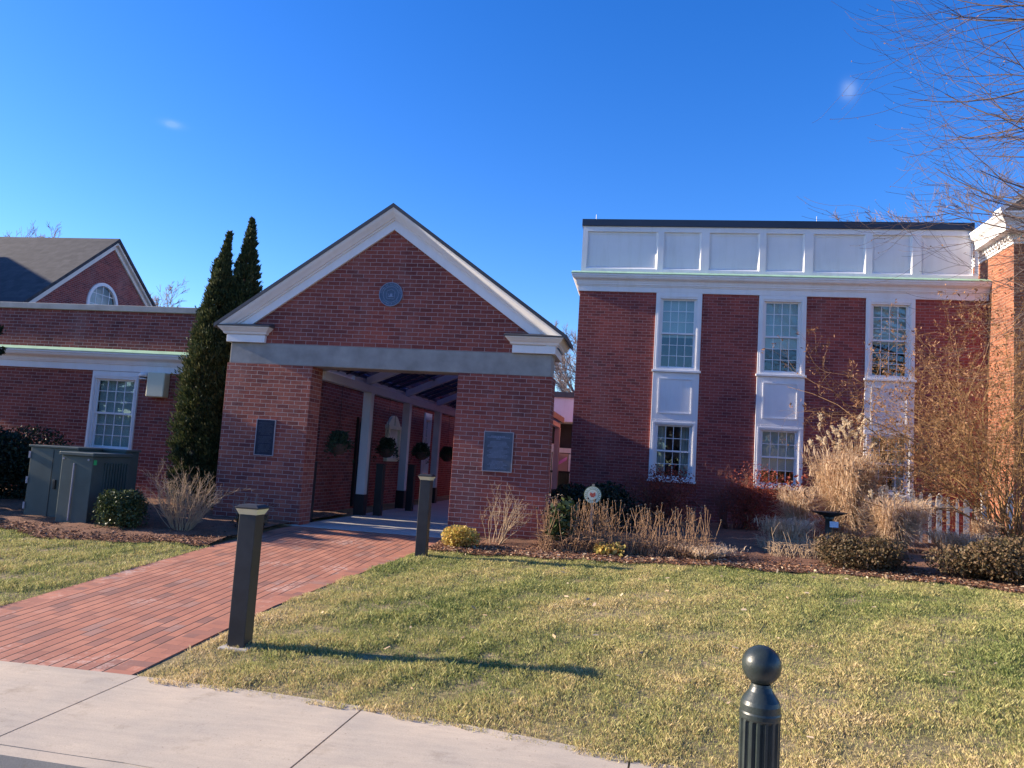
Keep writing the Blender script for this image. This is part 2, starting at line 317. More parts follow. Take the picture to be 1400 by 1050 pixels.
def path_mat():
    m, N, L, P = mat("path_bricks")
    tc = N.new("ShaderNodeTexCoord"); uv = tc.outputs["UV"]
    t = N.new("ShaderNodeTexBrick"); t.offset = .5; t.inputs["Scale"].default_value = 1; t.inputs["Brick Width"].default_value = .205; t.inputs["Row Height"].default_value = .101
    t.inputs["Mortar Size"].default_value = .0018; t.inputs["Mortar Smooth"].default_value = .2
    t.inputs["Color1"].default_value = (0, 0, 0, 1); t.inputs["Color2"].default_value = (1, 1, 1, 1); t.inputs["Mortar"].default_value = (.5, .5, .5, 1)
    L.new(uv, t.inputs["Vector"])
    r = ramp(N, [(0, (.24, .115, .085)), (.15, (.37, .145, .09)), (.6, (.42, .165, .098)), (.88, (.46, .19, .115)), (1, (.34, .18, .135))]); L.new(t.outputs["Color"], r.inputs[0])
    n = noise(N, L, uv, 2.2, 5, .65); rn = ramp(N, [(.3, (.8, .8, .82)), (.7, (1.12, 1.1, 1.08))]); L.new(n.outputs[0], rn.inputs[0])
    c = mix(N, L, r.outputs[0], rn.outputs[0], 1., 'MULTIPLY')
    # pale mineral bloom on some bricks
    n2 = noise(N, L, uv, 14, 6, .75); n3 = noise(N, L, uv, 1.1, 3, .5)
    mm = N.new("ShaderNodeMath"); mm.operation = 'MULTIPLY'; L.new(n2.outputs[0], mm.inputs[0]); L.new(n3.outputs[0], mm.inputs[1])
    rb = ramp(N, [(.315, (0, 0, 0)), (.40, (.5, .5, .5))]); L.new(mm.outputs[0], rb.inputs[0])
    c = mix(N, L, c, (.62, .47, .39), rb.outputs[0])
    sx = N.new("ShaderNodeSeparateXYZ"); L.new(uv, sx.inputs[0])
    def M_(op, a, b):
        q = N.new("ShaderNodeMath"); q.operation = op
        for i, w_ in enumerate((a, b)):
            if hasattr(w_, 'links'): L.new(w_, q.inputs[i])
            else: q.inputs[i].default_value = w_
        return q.outputs[0]
    wv = noise(N, L, uv, 3, 2); vy = M_('ADD', sx.outputs[1], M_('MULTIPLY', M_('SUBTRACT', wv.outputs[0], .5), .008))
    fr = M_('FRACT', M_('DIVIDE', vy, .101), 0.0); dist_ = M_('MINIMUM', fr, M_('SUBTRACT', 1.0, fr))
    jl = ramp(N, [(.035, (1, 1, 1)), (.075, (0, 0, 0))]); L.new(dist_, jl.inputs[0])
    isrow = M_('GREATER_THAN', 50.0, sx.outputs[0]); jf = M_('MULTIPLY', jl.outputs[0], isrow)
    c = mix(N, L, c, (.12, .06, .045), M_('MULTIPLY', t.outputs["Fac"], .75))
    c = mix(N, L, c, (.028, .017, .016), jf)
    L.new(c, P.inputs["Base Color"]); P.inputs["Roughness"].default_value = .8
    inv = N.new("ShaderNodeMath"); inv.operation = 'SUBTRACT'; inv.inputs[0].default_value = 1; L.new(jf, inv.inputs[1])
    b = bump(N, L, inv.outputs[0], .8, .012); b = bump(N, L, t.outputs["Color"], .3, .006, b)
    nn = noise(N, L, uv, 60, 4); L.new(bump(N, L, nn.outputs[0], .3, .004, b), P.inputs["Normal"]); return m
MT['path'] = path_mat()

# ------------------------------------------------------------------ mesh helpers
class MB:
    """collects polygons; build() links ONE mesh object"""
    def __init__(s): s.v = []; s.f = []; s.n = 0; s.uv = None
    def add(s, verts, faces):
        b = len(s.v); s.v += [tuple(map(float, q)) for q in verts]; s.f += [tuple(i+b for i in f) for f in faces]; return s
    def box(s, x0, x1, y0, y1, z0, z1):
        v = [(x0, y0, z0), (x1, y0, z0), (x1, y1, z0), (x0, y1, z0), (x0, y0, z1), (x1, y0, z1), (x1, y1, z1), (x0, y1, z1)]
        return s.add(v, [(0, 3, 2, 1), (4, 5, 6, 7), (0, 1, 5, 4), (1, 2, 6, 5), (2, 3, 7, 6), (3, 0, 4, 7)])
    def prism_y(s, poly, y0, y1):      # poly in (x,z), counter-clockwise seen from -Y
        k = len(poly); v = [(x, y0, z) for x, z in poly] + [(x, y1, z) for x, z in poly]
        f = [tuple(range(k)), tuple(range(2*k-1, k-1, -1))] + [(i, i+k, (i+1) % k + k, (i+1) % k) for i in range(k)]
        return s.add(v, f)
    def prism_x(s, poly, x0, x1):      # poly in (y,z)
        k = len(poly); v = [(x0, y, z) for y, z in poly] + [(x1, y, z) for y, z in poly]
        f = [tuple(range(k-1, -1, -1)), tuple(range(k, 2*k))] + [(i, (i+1) % k, (i+1) % k + k, i+k) for i in range(k)]
        return s.add(v, f)
    def frustum(s, cx, cy, z0, z1, a0, b0, a1, b1):
        v = [(cx-a0, cy-b0, z0), (cx+a0, cy-b0, z0), (cx+a0, cy+b0, z0), (cx-a0, cy+b0, z0), (cx-a1, cy-b1, z1), (cx+a1, cy-b1, z1), (cx+a1, cy+b1, z1), (cx-a1, cy+b1, z1)]
        return s.add(v, [(0, 3, 2, 1), (4, 5, 6, 7), (0, 1, 5, 4), (1, 2, 6, 5), (2, 3, 7, 6), (3, 0, 4, 7)])
    def lathe(s, prof, cx, cy, n=24, flute=None):
        rings = []
        b = len(s.v)
        for r, z in prof:
            for i in range(n):
                a = 2*math.pi*i/n; rr = r
                if flute and flute[0] <= z <= flute[1]: rr = r*(1 - flute[3]*max(0, math.cos(a*flute[2]))**.6)
                s.v.append((cx+rr*math.cos(a), cy+rr*math.sin(a), z))
        for j in range(len(prof)-1):
            for i in range(n):
                s.f.append((b+j*n+i, b+j*n+(i+1) % n, b+(j+1)*n+(i+1) % n, b+(j+1)*n+i))
        s.f.append(tuple(b+i for i in range(n-1, -1, -1))); s.f.append(tuple(b+(len(prof)-1)*n+i for i in range(n)))
        return s
    def tube(s, p, q, r, n=6):
        p = Vector(p); q = Vector(q); d = (q-p).normalized(); a = d.orthogonal().normalized(); c = d.cross(a)
        v = []
        for e in (p, q):
            for i in range(n):
                t = 2*math.pi*i/n; v.append(e + (a*math.cos(t)+c*math.sin(t))*r)
        return s.add(v, [(i, (i+1) % n, (i+1) % n+n, i+n) for i in range(n)] + [tuple(range(n-1, -1, -1)), tuple(range(n, 2*n))])
    def wall_y(s, x0, x1, z0, z1, y0, y1, holes=()):   # wall slab facing -Y with real openings; holes: (xa,xb,za,zb)
        xs = sorted({x0, x1, *[h[0] for h in holes], *[h[1] for h in holes]}); zs = sorted({z0, z1, *[h[2] for h in holes], *[h[3] for h in holes]})
        def hole(a, b): return any(h[0] < a < h[1] and h[2] < b < h[3] for h in holes)
        for i in range(len(xs)-1):
            for j in range(len(zs)-1):
                if hole((xs[i]+xs[i+1])/2, (zs[j]+zs[j+1])/2): continue
                a, b, c, d = xs[i], xs[i+1], zs[j], zs[j+1]
                s.add([(a, y0, c), (b, y0, c), (b, y0, d), (a, y0, d)], [(0, 1, 2, 3)])
                s.add([(a, y1, c), (b, y1, c), (b, y1, d), (a, y1, d)], [(3, 2, 1, 0)])
        for a, b, c, d in holes:
            s.add([(a, y0, c), (a, y1, c), (a, y1, d), (a, y0, d)], [(0, 1, 2, 3)])
            s.add([(b, y0, c), (b, y1, c), (b, y1, d), (b, y0, d)], [(3, 2, 1, 0)])
            s.add([(a, y0, c), (b, y0, c), (b, y1, c), (a, y1, c)], [(0, 1, 2, 3)])
            s.add([(a, y0, d), (b, y0, d), (b, y1, d), (a, y1, d)], [(3, 2, 1, 0)])
        s.add([(x0, y0, z0), (x0, y0, z1), (x0, y1, z1), (x0, y1, z0)], [(0, 1, 2, 3)])
        s.add([(x1, y0, z0), (x1, y0, z1), (x1, y1, z1), (x1, y1, z0)], [(3, 2, 1, 0)])
        s.add([(x0, y0, z1), (x1, y0, z1), (x1, y1, z1), (x0, y1, z1)], [(0, 1, 2, 3)])
        s.add([(x0, y0, z0), (x1, y0, z0), (x1, y1, z0), (x0, y1, z0)], [(3, 2, 1, 0)])
        return s
    def build(s, name, m, parent=None, bevel=0, smooth=False, loc=None, uvf=None):
        off = Vector((0, 0, 0)); p = parent
        while p is not None: off += Vector(p.location); p = p.parent
        if loc: off += Vector(loc)
        me = bpy.data.meshes.new(name)
        me.from_pydata([(x-off.x, y-off.y, z-off.z) for x, y, z in s.v], [], s.f); me.update()
        uvl = me.uv_layers.new(name="UV"); V = s.v
        dat = np.zeros((len(me.loops), 2), np.float32); k = 0
        for pl in me.polygons:
            n = pl.normal
            for vi in pl.vertices:
                x, y, z = V[vi]
                if uvf: dat[k] = uvf(x, y, z, n)
                elif abs(n.z) > .75: dat[k] = (x, y)
                elif abs(n.x) > abs(n.y): dat[k] = (y+.07, z)
                else: dat[k] = (x, z)
                k += 1
        uvl.data.foreach_set("uv", dat.ravel())
        me.materials.append(m)
        if smooth: me.polygons.foreach_set("use_smooth", [True]*len(me.polygons))
        o = bpy.data.objects.new(name, me); COL.objects.link(o)
        if parent is not None: o.parent = parent
        if loc: o.location = loc
        if bevel:
            b = o.modifiers.new("bevel", 'BEVEL'); b.width = bevel; b.segments = 2; b.limit_method = 'ANGLE'
        if smooth:
            o.modifiers.new("ws", 'WEIGHTED_NORMAL') if False else None
        return o

def cornice(mb, prof, x0, x1, yf, ml=0, mr=0, back=.3):
    """moulded run along X on a face y=yf; prof = (projection, z) bottom to top; ml/mr wrap the corner and run back"""
    pts = [(0.0, prof[0][1])]+list(prof)+[(0.0, prof[-1][1])]
    for (p0, z0), (p1, z1) in zip(pts[:-1], pts[1:]):
        a0, a1 = x0-p0*ml, x0-p1*ml; b0, b1 = x1+p0*mr, x1+p1*mr
        mb.add([(a0, yf-p0, z0), (b0, yf-p0, z0), (b1, yf-p1, z1), (a1, yf-p1, z1)], [(0, 1, 2, 3)])
        if ml: mb.add([(a0, yf+back, z0), (a0, yf-p0, z0), (a1, yf-p1, z1), (a1, yf+back, z1)], [(0, 1, 2, 3)])
        if mr: mb.add([(b0, yf-p0, z0), (b0, yf+back, z0), (b1, yf+back, z1), (b1, yf-p1, z1)], [(0, 1, 2, 3)])
    return mb
def ogee(p0, z0, p1, z1, n=6):
    return [(p0+(p1-p0)*(t-math.sin(2*math.pi*t)/9), z0+(z1-z0)*(t+math.sin(2*math.pi*t)/14)) for t in [i/n for i in range(n+1)]]

def fast(name, V, F, m, parent=None, attr=None, tri=False, loc=None):
    """V (n,3) world coords, F (k,3|4)"""
    V = np.asarray(V, np.float32).copy(); F = np.asarray(F, np.int32)
    off = np.zeros(3); p = parent
    while p is not None: off += np.array(p.location); p = p.parent
    if loc is not None: off += np.array(loc)
    V -= off.astype(np.float32)
    me = bpy.data.meshes.new(name); k = F.shape[1]
    me.vertices.add(len(V)); me.vertices.foreach_set("co", V.ravel())
    me.loops.add(F.size); me.loops.foreach_set("vertex_index", F.ravel())
    me.polygons.add(len(F)); me.polygons.foreach_set("loop_start", np.arange(0, F.size, k, dtype=np.int32)); me.polygons.foreach_set("loop_total", np.full(len(F), k, np.int32))
    me.update(calc_edges=True)
    if attr is not None:
        a = me.attributes.new(attr[0], 'FLOAT', 'POINT'); a.data.foreach_set("value", np.asarray(attr[1], np.float32))
    me.materials.append(m)
    o = bpy.data.objects.new(name, me); COL.objects.link(o)
    if parent is not None: o.parent = parent
    if loc is not None: o.location = loc
    return o

def tag(o, label=None, cat=None, group=None, kind=None):
    if label: o['label'] = label
    if cat: o['category'] = cat
    if group: o['group'] = group
    if kind: o['kind'] = kind
    return o
def thing(name, label, cat, loc=(0, 0, 0), group=None):
    o = bpy.data.objects.new(name, None); COL.objects.link(o); o.location = loc; o.empty_display_size = .2
    return tag(o, label, cat, group)
def dup(root, loc, label=None, rz=0):
    def cp(o, par):
        c = o.copy(); COL.objects.link(c); c.parent = par
        for ch in list(o.children): cp(ch, c)
        return c
    r = cp(root, None); r.location = loc; r.rotation_euler[2] = rz
    if label: r['label'] = label
    return r

def tubes(polys, n=4):
    """list of (pts, radii) -> V, F quads"""
    Vs, Fs = [], []; base = 0
    ang = np.arange(n)*2*np.pi/n; ca, sa = np.cos(ang), np.sin(ang)
    for P, R in polys:
        P = np.asarray(P, float); R = np.asarray(R, float); k = len(P)
        T = np.gradient(P, axis=0); T /= np.linalg.norm(T, axis=1, keepdims=True)+1e-9
        up = np.array([0, 0, 1.]) if abs(T[0, 2]) < .9 else np.array([1., 0, 0])
        A = np.cross(T, up); A /= np.linalg.norm(A, axis=1, keepdims=True)+1e-9; B = np.cross(T, A)
        ring = P[:, None, :] + R[:, None, None]*(A[:, None, :]*ca[None, :, None] + B[:, None, :]*sa[None, :, None])
        Vs.append(ring.reshape(-1, 3))
        i = np.arange(k-1)[:, None]*n; j = np.arange(n)[None, :]; j2 = (j+1) % n
        Fs.append(np.stack([base+i+j, base+i+j2, base+i+n+j2, base+i+n+j], -1).reshape(-1, 4)); base += k*n
    return np.concatenate(Vs), np.concatenate(Fs)

def leaves(rng, C, size, aspect=1.8, D=None, jitter=.5, fold=.0):
    """one diamond quad per centre; D preferred long-axis direction"""
    n = len(C); s = size*(.6+.8*rng.random(n))[:, None]
    R = rng.normal(size=(n, 3)); R /= np.linalg.norm(R, axis=1, keepdims=True)
    d = R if D is None else D*(1-jitter)+R*jitter
    d = d/(np.linalg.norm(d, axis=1, keepdims=True)+1e-9)
    q = rng.normal(size=(n, 3)); w = np.cross(d, q); w /= np.linalg.norm(w, axis=1, keepdims=True)+1e-9
    L = d*s*aspect*.5; W = w*s*.5
    V = np.stack([C-L, C+W, C+L, C-W], 1).reshape(-1, 3)
    F = np.arange(4*n).reshape(n, 4); return V, F

def branch(rng, p, d, length, r0, depth, out, kids=(3, 5), segs=7, wob=.16, up=.04, ratio=.6, ang=.7, r_end=.35, minr=.0012, tips=None, kid_from=.25):
    P = [np.array(p, float)]; R = [r0]; d = np.array(d, float); d /= np.linalg.norm(d)
    for i in range(segs):
        d = d + rng.normal(size=3)*wob + np.array([0, 0, up]); d /= np.linalg.norm(d)
        P.append(P[-1]+d*length/segs); R.append(max(minr, r0*(1-(1-r_end)*(i+1)/segs)))
    out.append((np.array(P), np.array(R)))
    if depth <= 0:
        if tips is not None: tips.append((P[-1], d))
        return
    for _ in range(rng.integers(kids[0], kids[1]+1)):
        t = kid_from + (1-kid_from)*rng.random(); k = min(segs-1, int(t*segs)); f = t*segs-k
        q = P[k]*(1-f)+P[min(segs, k+1)]*f; dd = P[k+1]-P[k]; dd = dd/np.linalg.norm(dd)
        s = rng.normal(size=3); s -= dd*np.dot(s, dd); s /= np.linalg.norm(s)
        a = ang*(.6+.7*rng.random()); nd = dd*math.cos(a)+s*math.sin(a)
        branch(rng, q, nd, length*ratio*(.7+.5*rng.random())*(1.15-.45*t), R[k]*.62, depth-1, out, kids, max(4, segs-1), wob, up, ratio, ang, r_end, minr, tips, kid_from)

# ------------------------------------------------------------------ setting: ground, walks
def grid_sheet(name, xs, ys, zf, m, uvf=None):
    mb = MB(); idx = {}
    for i, x in enumerate(xs):
        for j, y in enumerate(ys):
            idx[i, j] = len(mb.v); mb.v.append((float(x), float(y), float(zf(x, y))))
    for i in range(len(xs)-1):
        for j in range(len(ys)-1):
            mb.f.append((idx[i, j], idx[i+1, j], idx[i+1, j+1], idx[i, j+1]))
    return mb.build(name, m, smooth=True, uvf=uvf)

def gfun(x, y):
    if y < kerb_y(x) + .3: return -.60
    return gz(x, y)
# main lawn ground: rows follow the kerb line near the front
xs = list(np.concatenate([[-600, -200, -80, -40, -25], np.arange(-18, 12.1, .5), [16, 25, 40, 80, 200, 600]]))
g = MB(); idx = {}
vv = [-1, -.6, -.2, .0, .6, 1.2, 1.8, 2.4, 3.2, 4, 5, 6, 7, 9, 12, 20, 40, 100, 300, 1500]
for i, x in enumerate(xs):
    kb = float(kerb_y(x))+.25
    for j, v in enumerate([-400, -50, -3, -.12] + [max(0, q) for q in [0]] + [.5, 1, 1.5, 2, 2.5, 3, 3.5, 4, 4.5, 5, 5.5, 6, 6.5, 7, 8, 9, 12, 20, 40, 100, 300, 1500]):
        y = kb+v; z = -.60 if v < -.05 else gz(x, y)
        idx[i, j] = len(g.v); g.v.append((x, y, z))
nj = 4+1+22
for i in range(len(xs)-1):
    for j in range(nj-1):
        g.f.append((idx[i, j], idx[i+1, j], idx[i+1, j+1], idx[i, j+1]))
tag(g.build("ground", MT['ground'], smooth=False), kind='structure')

# road and kerb
rd = MB()
rx = [-60, -20, -8, -6, -4.25, -3.27, -2.5, -1.6, -.87, .05, 2, 6, 12, 30]
for a, b in zip(rx[:-1], rx[1:]):
    ya, yb = float(kerb_y(a))-.14, float(kerb_y(b))-.14
    rd.add([(a, ya-9, -.57), (b, yb-9, -.57), (b, yb, -.535), (a, ya, -.535)], [(0, 1, 2, 3)])
tag(rd.build("road", MT['asphalt']), kind='structure')
kb = MB()
for a, b in zip(rx[:-1], rx[1:]):
    ya, yb = float(kerb_y(a)), float(kerb_y(b)); za, zb = gz(a, ya)+.008, gz(b, yb)+.008
    kb.add([(a, ya-.13, -.62), (b, yb-.13, -.62), (b, yb-.006, -.62), (a, ya-.006, -.62), (a, ya-.11, za), (b, yb-.11, zb), (b, yb-.006, zb), (a, ya-.006, za)],
           [(0, 3, 2, 1), (4, 5, 6, 7), (0, 1, 5, 4), (2, 3, 7, 6)])
tag(kb.build("kerb", MT['sidewalk']), kind='structure')
sw = MB()
joints = [-21.1, -18.1, -14.8, -11.5, -8.2, -4.92, -3.3, -1.64, .02, 1.68, 3.34, 5, 8.3, 11.6]
for a, b in zip(joints[:-1], joints[1:]):
    a += .006; b -= .006; k = 4
    for t in range(k):
        p, q = a+(b-a)*t/k, a+(b-a)*(t+1)/k
        for (s0, s1) in ((0, .5), (.5, 1)):
            def pt(x, s):
                y = float(kerb_y(x))+1.19*s; return (x-.06*(1-s), y, gz(x, y)+.012)
            A, B, C, D = pt(p, s0), pt(q, s0), pt(q, s1), pt(p, s1)
            lo = [(v[0], v[1], v[2]-.2) for v in (A, B, C, D)]
            f = [(4, 5, 6, 7)]
            if s0 == 0: f.append((0, 1, 5, 4))
            if s1 == 1: f.append((2, 3, 7, 6))
            if t == 0: f.append((3, 0, 4, 7))
            if t == k-1: f.append((1, 2, 6, 5))
            sw.add(lo+[A, B, C, D], f)
tag(sw.build("sidewalk", MT['sidewalk']), kind='structure')

# brick path
ys = np.arange(4.90, 11.96, .25); ys = np.append(ys, 11.9)
def path_r(y): return float(np.interp(y, [4.9, 7, 8.3, 9.5, 10.7, 12], [-3.37, -3.33, -3.18, -3.0, -2.9, -2.9]))
def path_l(y): return -5.46
pm = MB(); uvd = {}
puv = []
def pquad(x0a, x1a, x0b, x1b, ya, yb, mode):
    z = lambda x, y: gz(x, y)+.009
    pm.add([(x0a, ya, z(x0a, ya)), (x1a, ya, z(x1a, ya)), (x1b, yb, z(x1b, yb)), (x0b, yb, z(x0b, yb))], [(0, 1, 2, 3)])
    puv.append(mode)
yy = sorted(set([4.74]+list(np.arange(5, 11.9, .25))+[11.9]))
for ya, yb in zip(yy[:-1], yy[1:]):
    ra, rb = path_r(ya), path_r(yb)
    pquad(-5.46+.204, ra-.204, -5.46+.204, rb-.204, ya, yb, 0)
    pquad(-5.46, -5.46+.204, -5.46, -5.46+.204, ya, yb, 1)
    pquad(ra-.204, ra, rb-.204, rb, ya, yb, 2)
    # edges down to the soil
    pm.add([(ra, ya, gz(ra, ya)+.009), (ra, ya, gz(ra, ya)-.05), (rb, yb, gz(rb, yb)-.05), (rb, yb, gz(rb, yb)+.009)], [(0, 1, 2, 3)]); puv.append(3)
    pm.add([(-5.46, ya, gz(-5.46, ya)+.009), (-5.46, ya, gz(-5.46, ya)-.05), (-5.46, yb, gz(-5.46, yb)-.05), (-5.46, yb, gz(-5.46, yb)+.009)], [(3, 2, 1, 0)]); puv.append(3)
po = pm.build("brick_path", MT['path'])
uvl = po.data.uv_layers[0].data; k = 0
for pi, pl in enumerate(po.data.polygons):
    for li in pl.loop_indices:
        x, y, z = po.data.vertices[po.data.loops[li].vertex_index].co
        if puv[pi] == 0: uvl[li].uv = (y, x+.0505)
        elif puv[pi] == 1: uvl[li].uv = (x+5.46+.41+100.04, y)
        elif puv[pi] == 2: uvl[li].uv = (x-path_r(y)+4.1+100.04, y)
        else: uvl[li].uv = (y, .05)
tag(po, kind='structure')

# passage floor
mb = MB().box(-5.5, -2.75, 11.92, 36, -.2, .012)
tag(mb.build("passage_floor", MT['slab'], bevel=.008), kind='structure')

# mulch beds, slightly mounded sheets with wavy front edges
rngm = np.random.default_rng(5)
def mulch_edge_r(x): return float(np.interp(x, [-2.9, -2.6, -1.6, -1, -.1, .9, 1.7, 2.4, 3.2, 3.8, 4.5, 6, 9], [10.6, 10.38, 10.44, 10.37, 10.46, 10.66, 10.55, 10.6, 10.46, 10.45, 10.05, 9.6, 9.4])) + .04*math.sin(x*7)+.03*math.sin(x*17+1)
def mulch_edge_l(x): return float(np.interp(x, [-14, -8.6, -7.5, -6.7, -6, -5.46], [9.5, 9.45, 9.0, 9.15, 9.45, 9.42])) + .03*math.sin(x*9)+.02*math.sin(x*19)
def bed(name, x0, x1, edge, yback, step=.12):
    xs = np.arange(x0, x1+1e-6, step); T = [0, .02, .05, .1, .2, .4, .7, 1.]
    mb = MB(); idx = {}
    for i, x in enumerate(xs):
        ye = edge(x)
        for j, t in enumerate(T):
            y = ye+(yback-ye)*t; h = .012+.05*min(1, t*8) + (rngm.random()-.5)*.03*(j > 0)
            idx[i, j] = len(mb.v); mb.v.append((x, y, gz(x, y)+h))
    for i in range(len(xs)-1):
        for j in range(len(T)-1): mb.f.append((idx[i, j], idx[i+1, j], idx[i+1, j+1], idx[i, j+1]))
    return tag(mb.build(name, MT['mulch'], smooth=True), kind='structure')
bed("mulch_bed", -2.88, 9, mulch_edge_r, 20.0)
bed("mulch_bed", -15, -5.5, mulch_edge_l, 14.6)

# ------------------------------------------------------------------ grass blades, chips, litter
rng = np.random.default_rng(11)
def fbm(x, y, s, seed=0):
    v = np.zeros_like(x); a = 1
    r = np.random.default_rng(seed)
    for o in range(5):
        for _ in range(3):
            th = r.random()*6.28; ph = r.random()*6.28; k = s*(2**o)*(.7+.6*r.random())
            v += a*np.sin((x*math.cos(th)+y*math.sin(th))*k+ph)/3
        a *= .6
    return v
def lawn(name, x0, x1, y0, y1, n, keep, label, seed):
    rg = np.random.default_rng(seed)
    # denser close to the camera
    X = x0+(x1-x0)*rg.random(n*3); Y = y0+(y1-y0)*rg.random(n*3)**1.25
    k = keep(X, Y); X, Y = X[k][:n], Y[k][:n]; m = len(X)
    clump = fbm(X, Y, 1.3, 3); fine = fbm(X, Y, 9, 8)
    # sparser tufts: drop blades where the fine field is low, near the walks wear shows
    kk = rg.random(m) < np.clip(.74+.45*fine, .06, 1); X, Y, clump, fine = X[kk], Y[kk], clump[kk], fine[kk]; m = len(X)
    edge = np.clip(1-(Y-sw_back(X))/.9, 0, 1)
    pathd = np.clip(1-np.abs(X-(-3.3))/.5, 0, 1)*.5
    dry = np.clip(.15+.11*clump+.10*fbm(X, Y, 3.5, 17)+.22*edge+pathd*.3+.09*fine + .05*(X > -.5)*(Y < 6.3)-.04*(Y > 8.5), -.1, .6)
    H = (.017+.021*rg.random(m))*(1+.5*fine)*(.85+.15*(dry < .2)); H = np.clip(H, .018, .095)
    tuft = rg.random(m) < .02; H[tuft] *= 1.6
    W = .0010+.0011*rg.random(m); W *= np.clip((Y/5.0), .9, 2.6)
    th = rg.random(m)*6.283; lean = (.10+.75*rg.random(m))*H
    la = rg.random(m)*6.283
    Z = gza(X, Y)
    dx, dy = np.cos(th)*W, np.sin(th)*W; lx, ly = np.cos(la)*lean, np.sin(la)*lean
    A = np.stack([X-dx, Y-dy, Z-.004], 1); B = np.stack([X+dx, Y+dy, Z-.004], 1)
    C = np.stack([X+lx*.45+dx*.7, Y+ly*.45+dy*.7, Z+H*.62], 1); D = np.stack([X+lx*1.1, Y+ly*1.1, Z+H], 1)
    V = np.stack([A, B, C, D], 1).reshape(-1, 3); F = np.arange(4*m).reshape(m, 4)
    o = fast(name, V, F, MT['blade'], attr=("dry", np.repeat(dry, 4)))
    return tag(o, label, 'grass', kind='stuff')
er = np.vectorize(mulch_edge_r); el = np.vectorize(mulch_edge_l); pr = np.vectorize(path_r)
wig = lambda a: .03*np.sin(a*11)+.02*np.sin(a*29)
lawn("grass", -3.45, 6.6, 3.2, 10.8, 760000, lambda X, Y: (Y > sw_back(X)+.01+wig(X)*.6) & (Y < er(X)+.03) & (X > pr(Y)+.07*np.clip((7.5-Y)/1.5, 0, 1)+wig(Y)*.6) & ~((X > 5.6) & (Y < 7)) & ~((X < -3.2) & (Y < 5.0+.4*(X+3.37)*-1)) , "patchy green and straw coloured winter lawn right of the brick path", 21)
lawn("grass", -12.5, -5.44, 4.8, 9.5, 170000, lambda X, Y: (Y > sw_back(X)+.02) & (Y < el(X)+.03) & (X < -5.45+wig(Y)*.6) & (Y > 5.6+(-X-5.45)*.22), "patchy winter lawn on the left of the brick path", 22)

def chips(name, n, reg, size, m, label, cat, seed, z=.035, flat=True):
    rg = np.random.default_rng(seed); X, Y = reg(rg, n); n = len(X)
    C = np.stack([X, Y, gza(X, Y)+z+.02*rg.random(n)], 1)
    D = rg.normal(size=(n, 3)); D[:, 2] *= .25; D /= np.linalg.norm(D, axis=1, keepdims=True)
    s = size*(.5+rg.random(n))[:, None]; q = np.zeros((n, 3)); q[:, 2] = 1; q += rg.normal(size=(n, 3))*.45
    w = np.cross(D, q); w /= np.linalg.norm(w, axis=1, keepdims=True)
    L = D*s; W = w*s*(.25+.35*rg.random(n))[:, None]
    V = np.stack([C-L-W*.6, C-L*.6+W, C+L+W*.4, C+L*.8-W], 1).reshape(-1, 3)
    return tag(fast(name, V, np.arange(4*n).reshape(n, 4), m), label, cat, kind='stuff')
def reg_r(rg, n):
    X = -2.85+9*rg.random(n); Y = er(X)+.0+(rg.random(n)**1.6)*3.2-.05; return X, Y
def reg_l(rg, n):
    X = -10.5+5.0*rg.random(n); Y = el(X)+rg.random(n)**1.4*1.6-.05; return X, Y
chips("bark_mulch", 34000, reg_r, .017, MT['mulchchip'], "shredded brown bark spread over the planting bed right of the portico opening", "mulch", 31)
chips("bark_mulch", 11000, reg_l, .017, MT['mulchchip'], "shredded brown bark along the bed in front of the green cabinet", "mulch", 32)
def reg_lit(rg, n):
    X = -2.6+8.5*rg.random(n); Y = er(X)+rg.normal(size=n)*.22+.12; return X, Y
chips("fallen_leaves", 900, reg_lit, .019, MT['litter'], "pale dry leaves caught along the front edge of the right planting bed", "leaves", 33, z=.05)
def reg_lawn(rg, n):
    X = -2.8+8*rg.random(n); Y = 4.9+5.3*rg.random(n); k = Y > sw_back(X)+.1; return X[k], Y[k]
chips("fallen_leaves", 170, reg_lawn, .022, MT['litter'], "few pale dry leaves lying scattered over the lawn", "leaves", 34, z=.035)

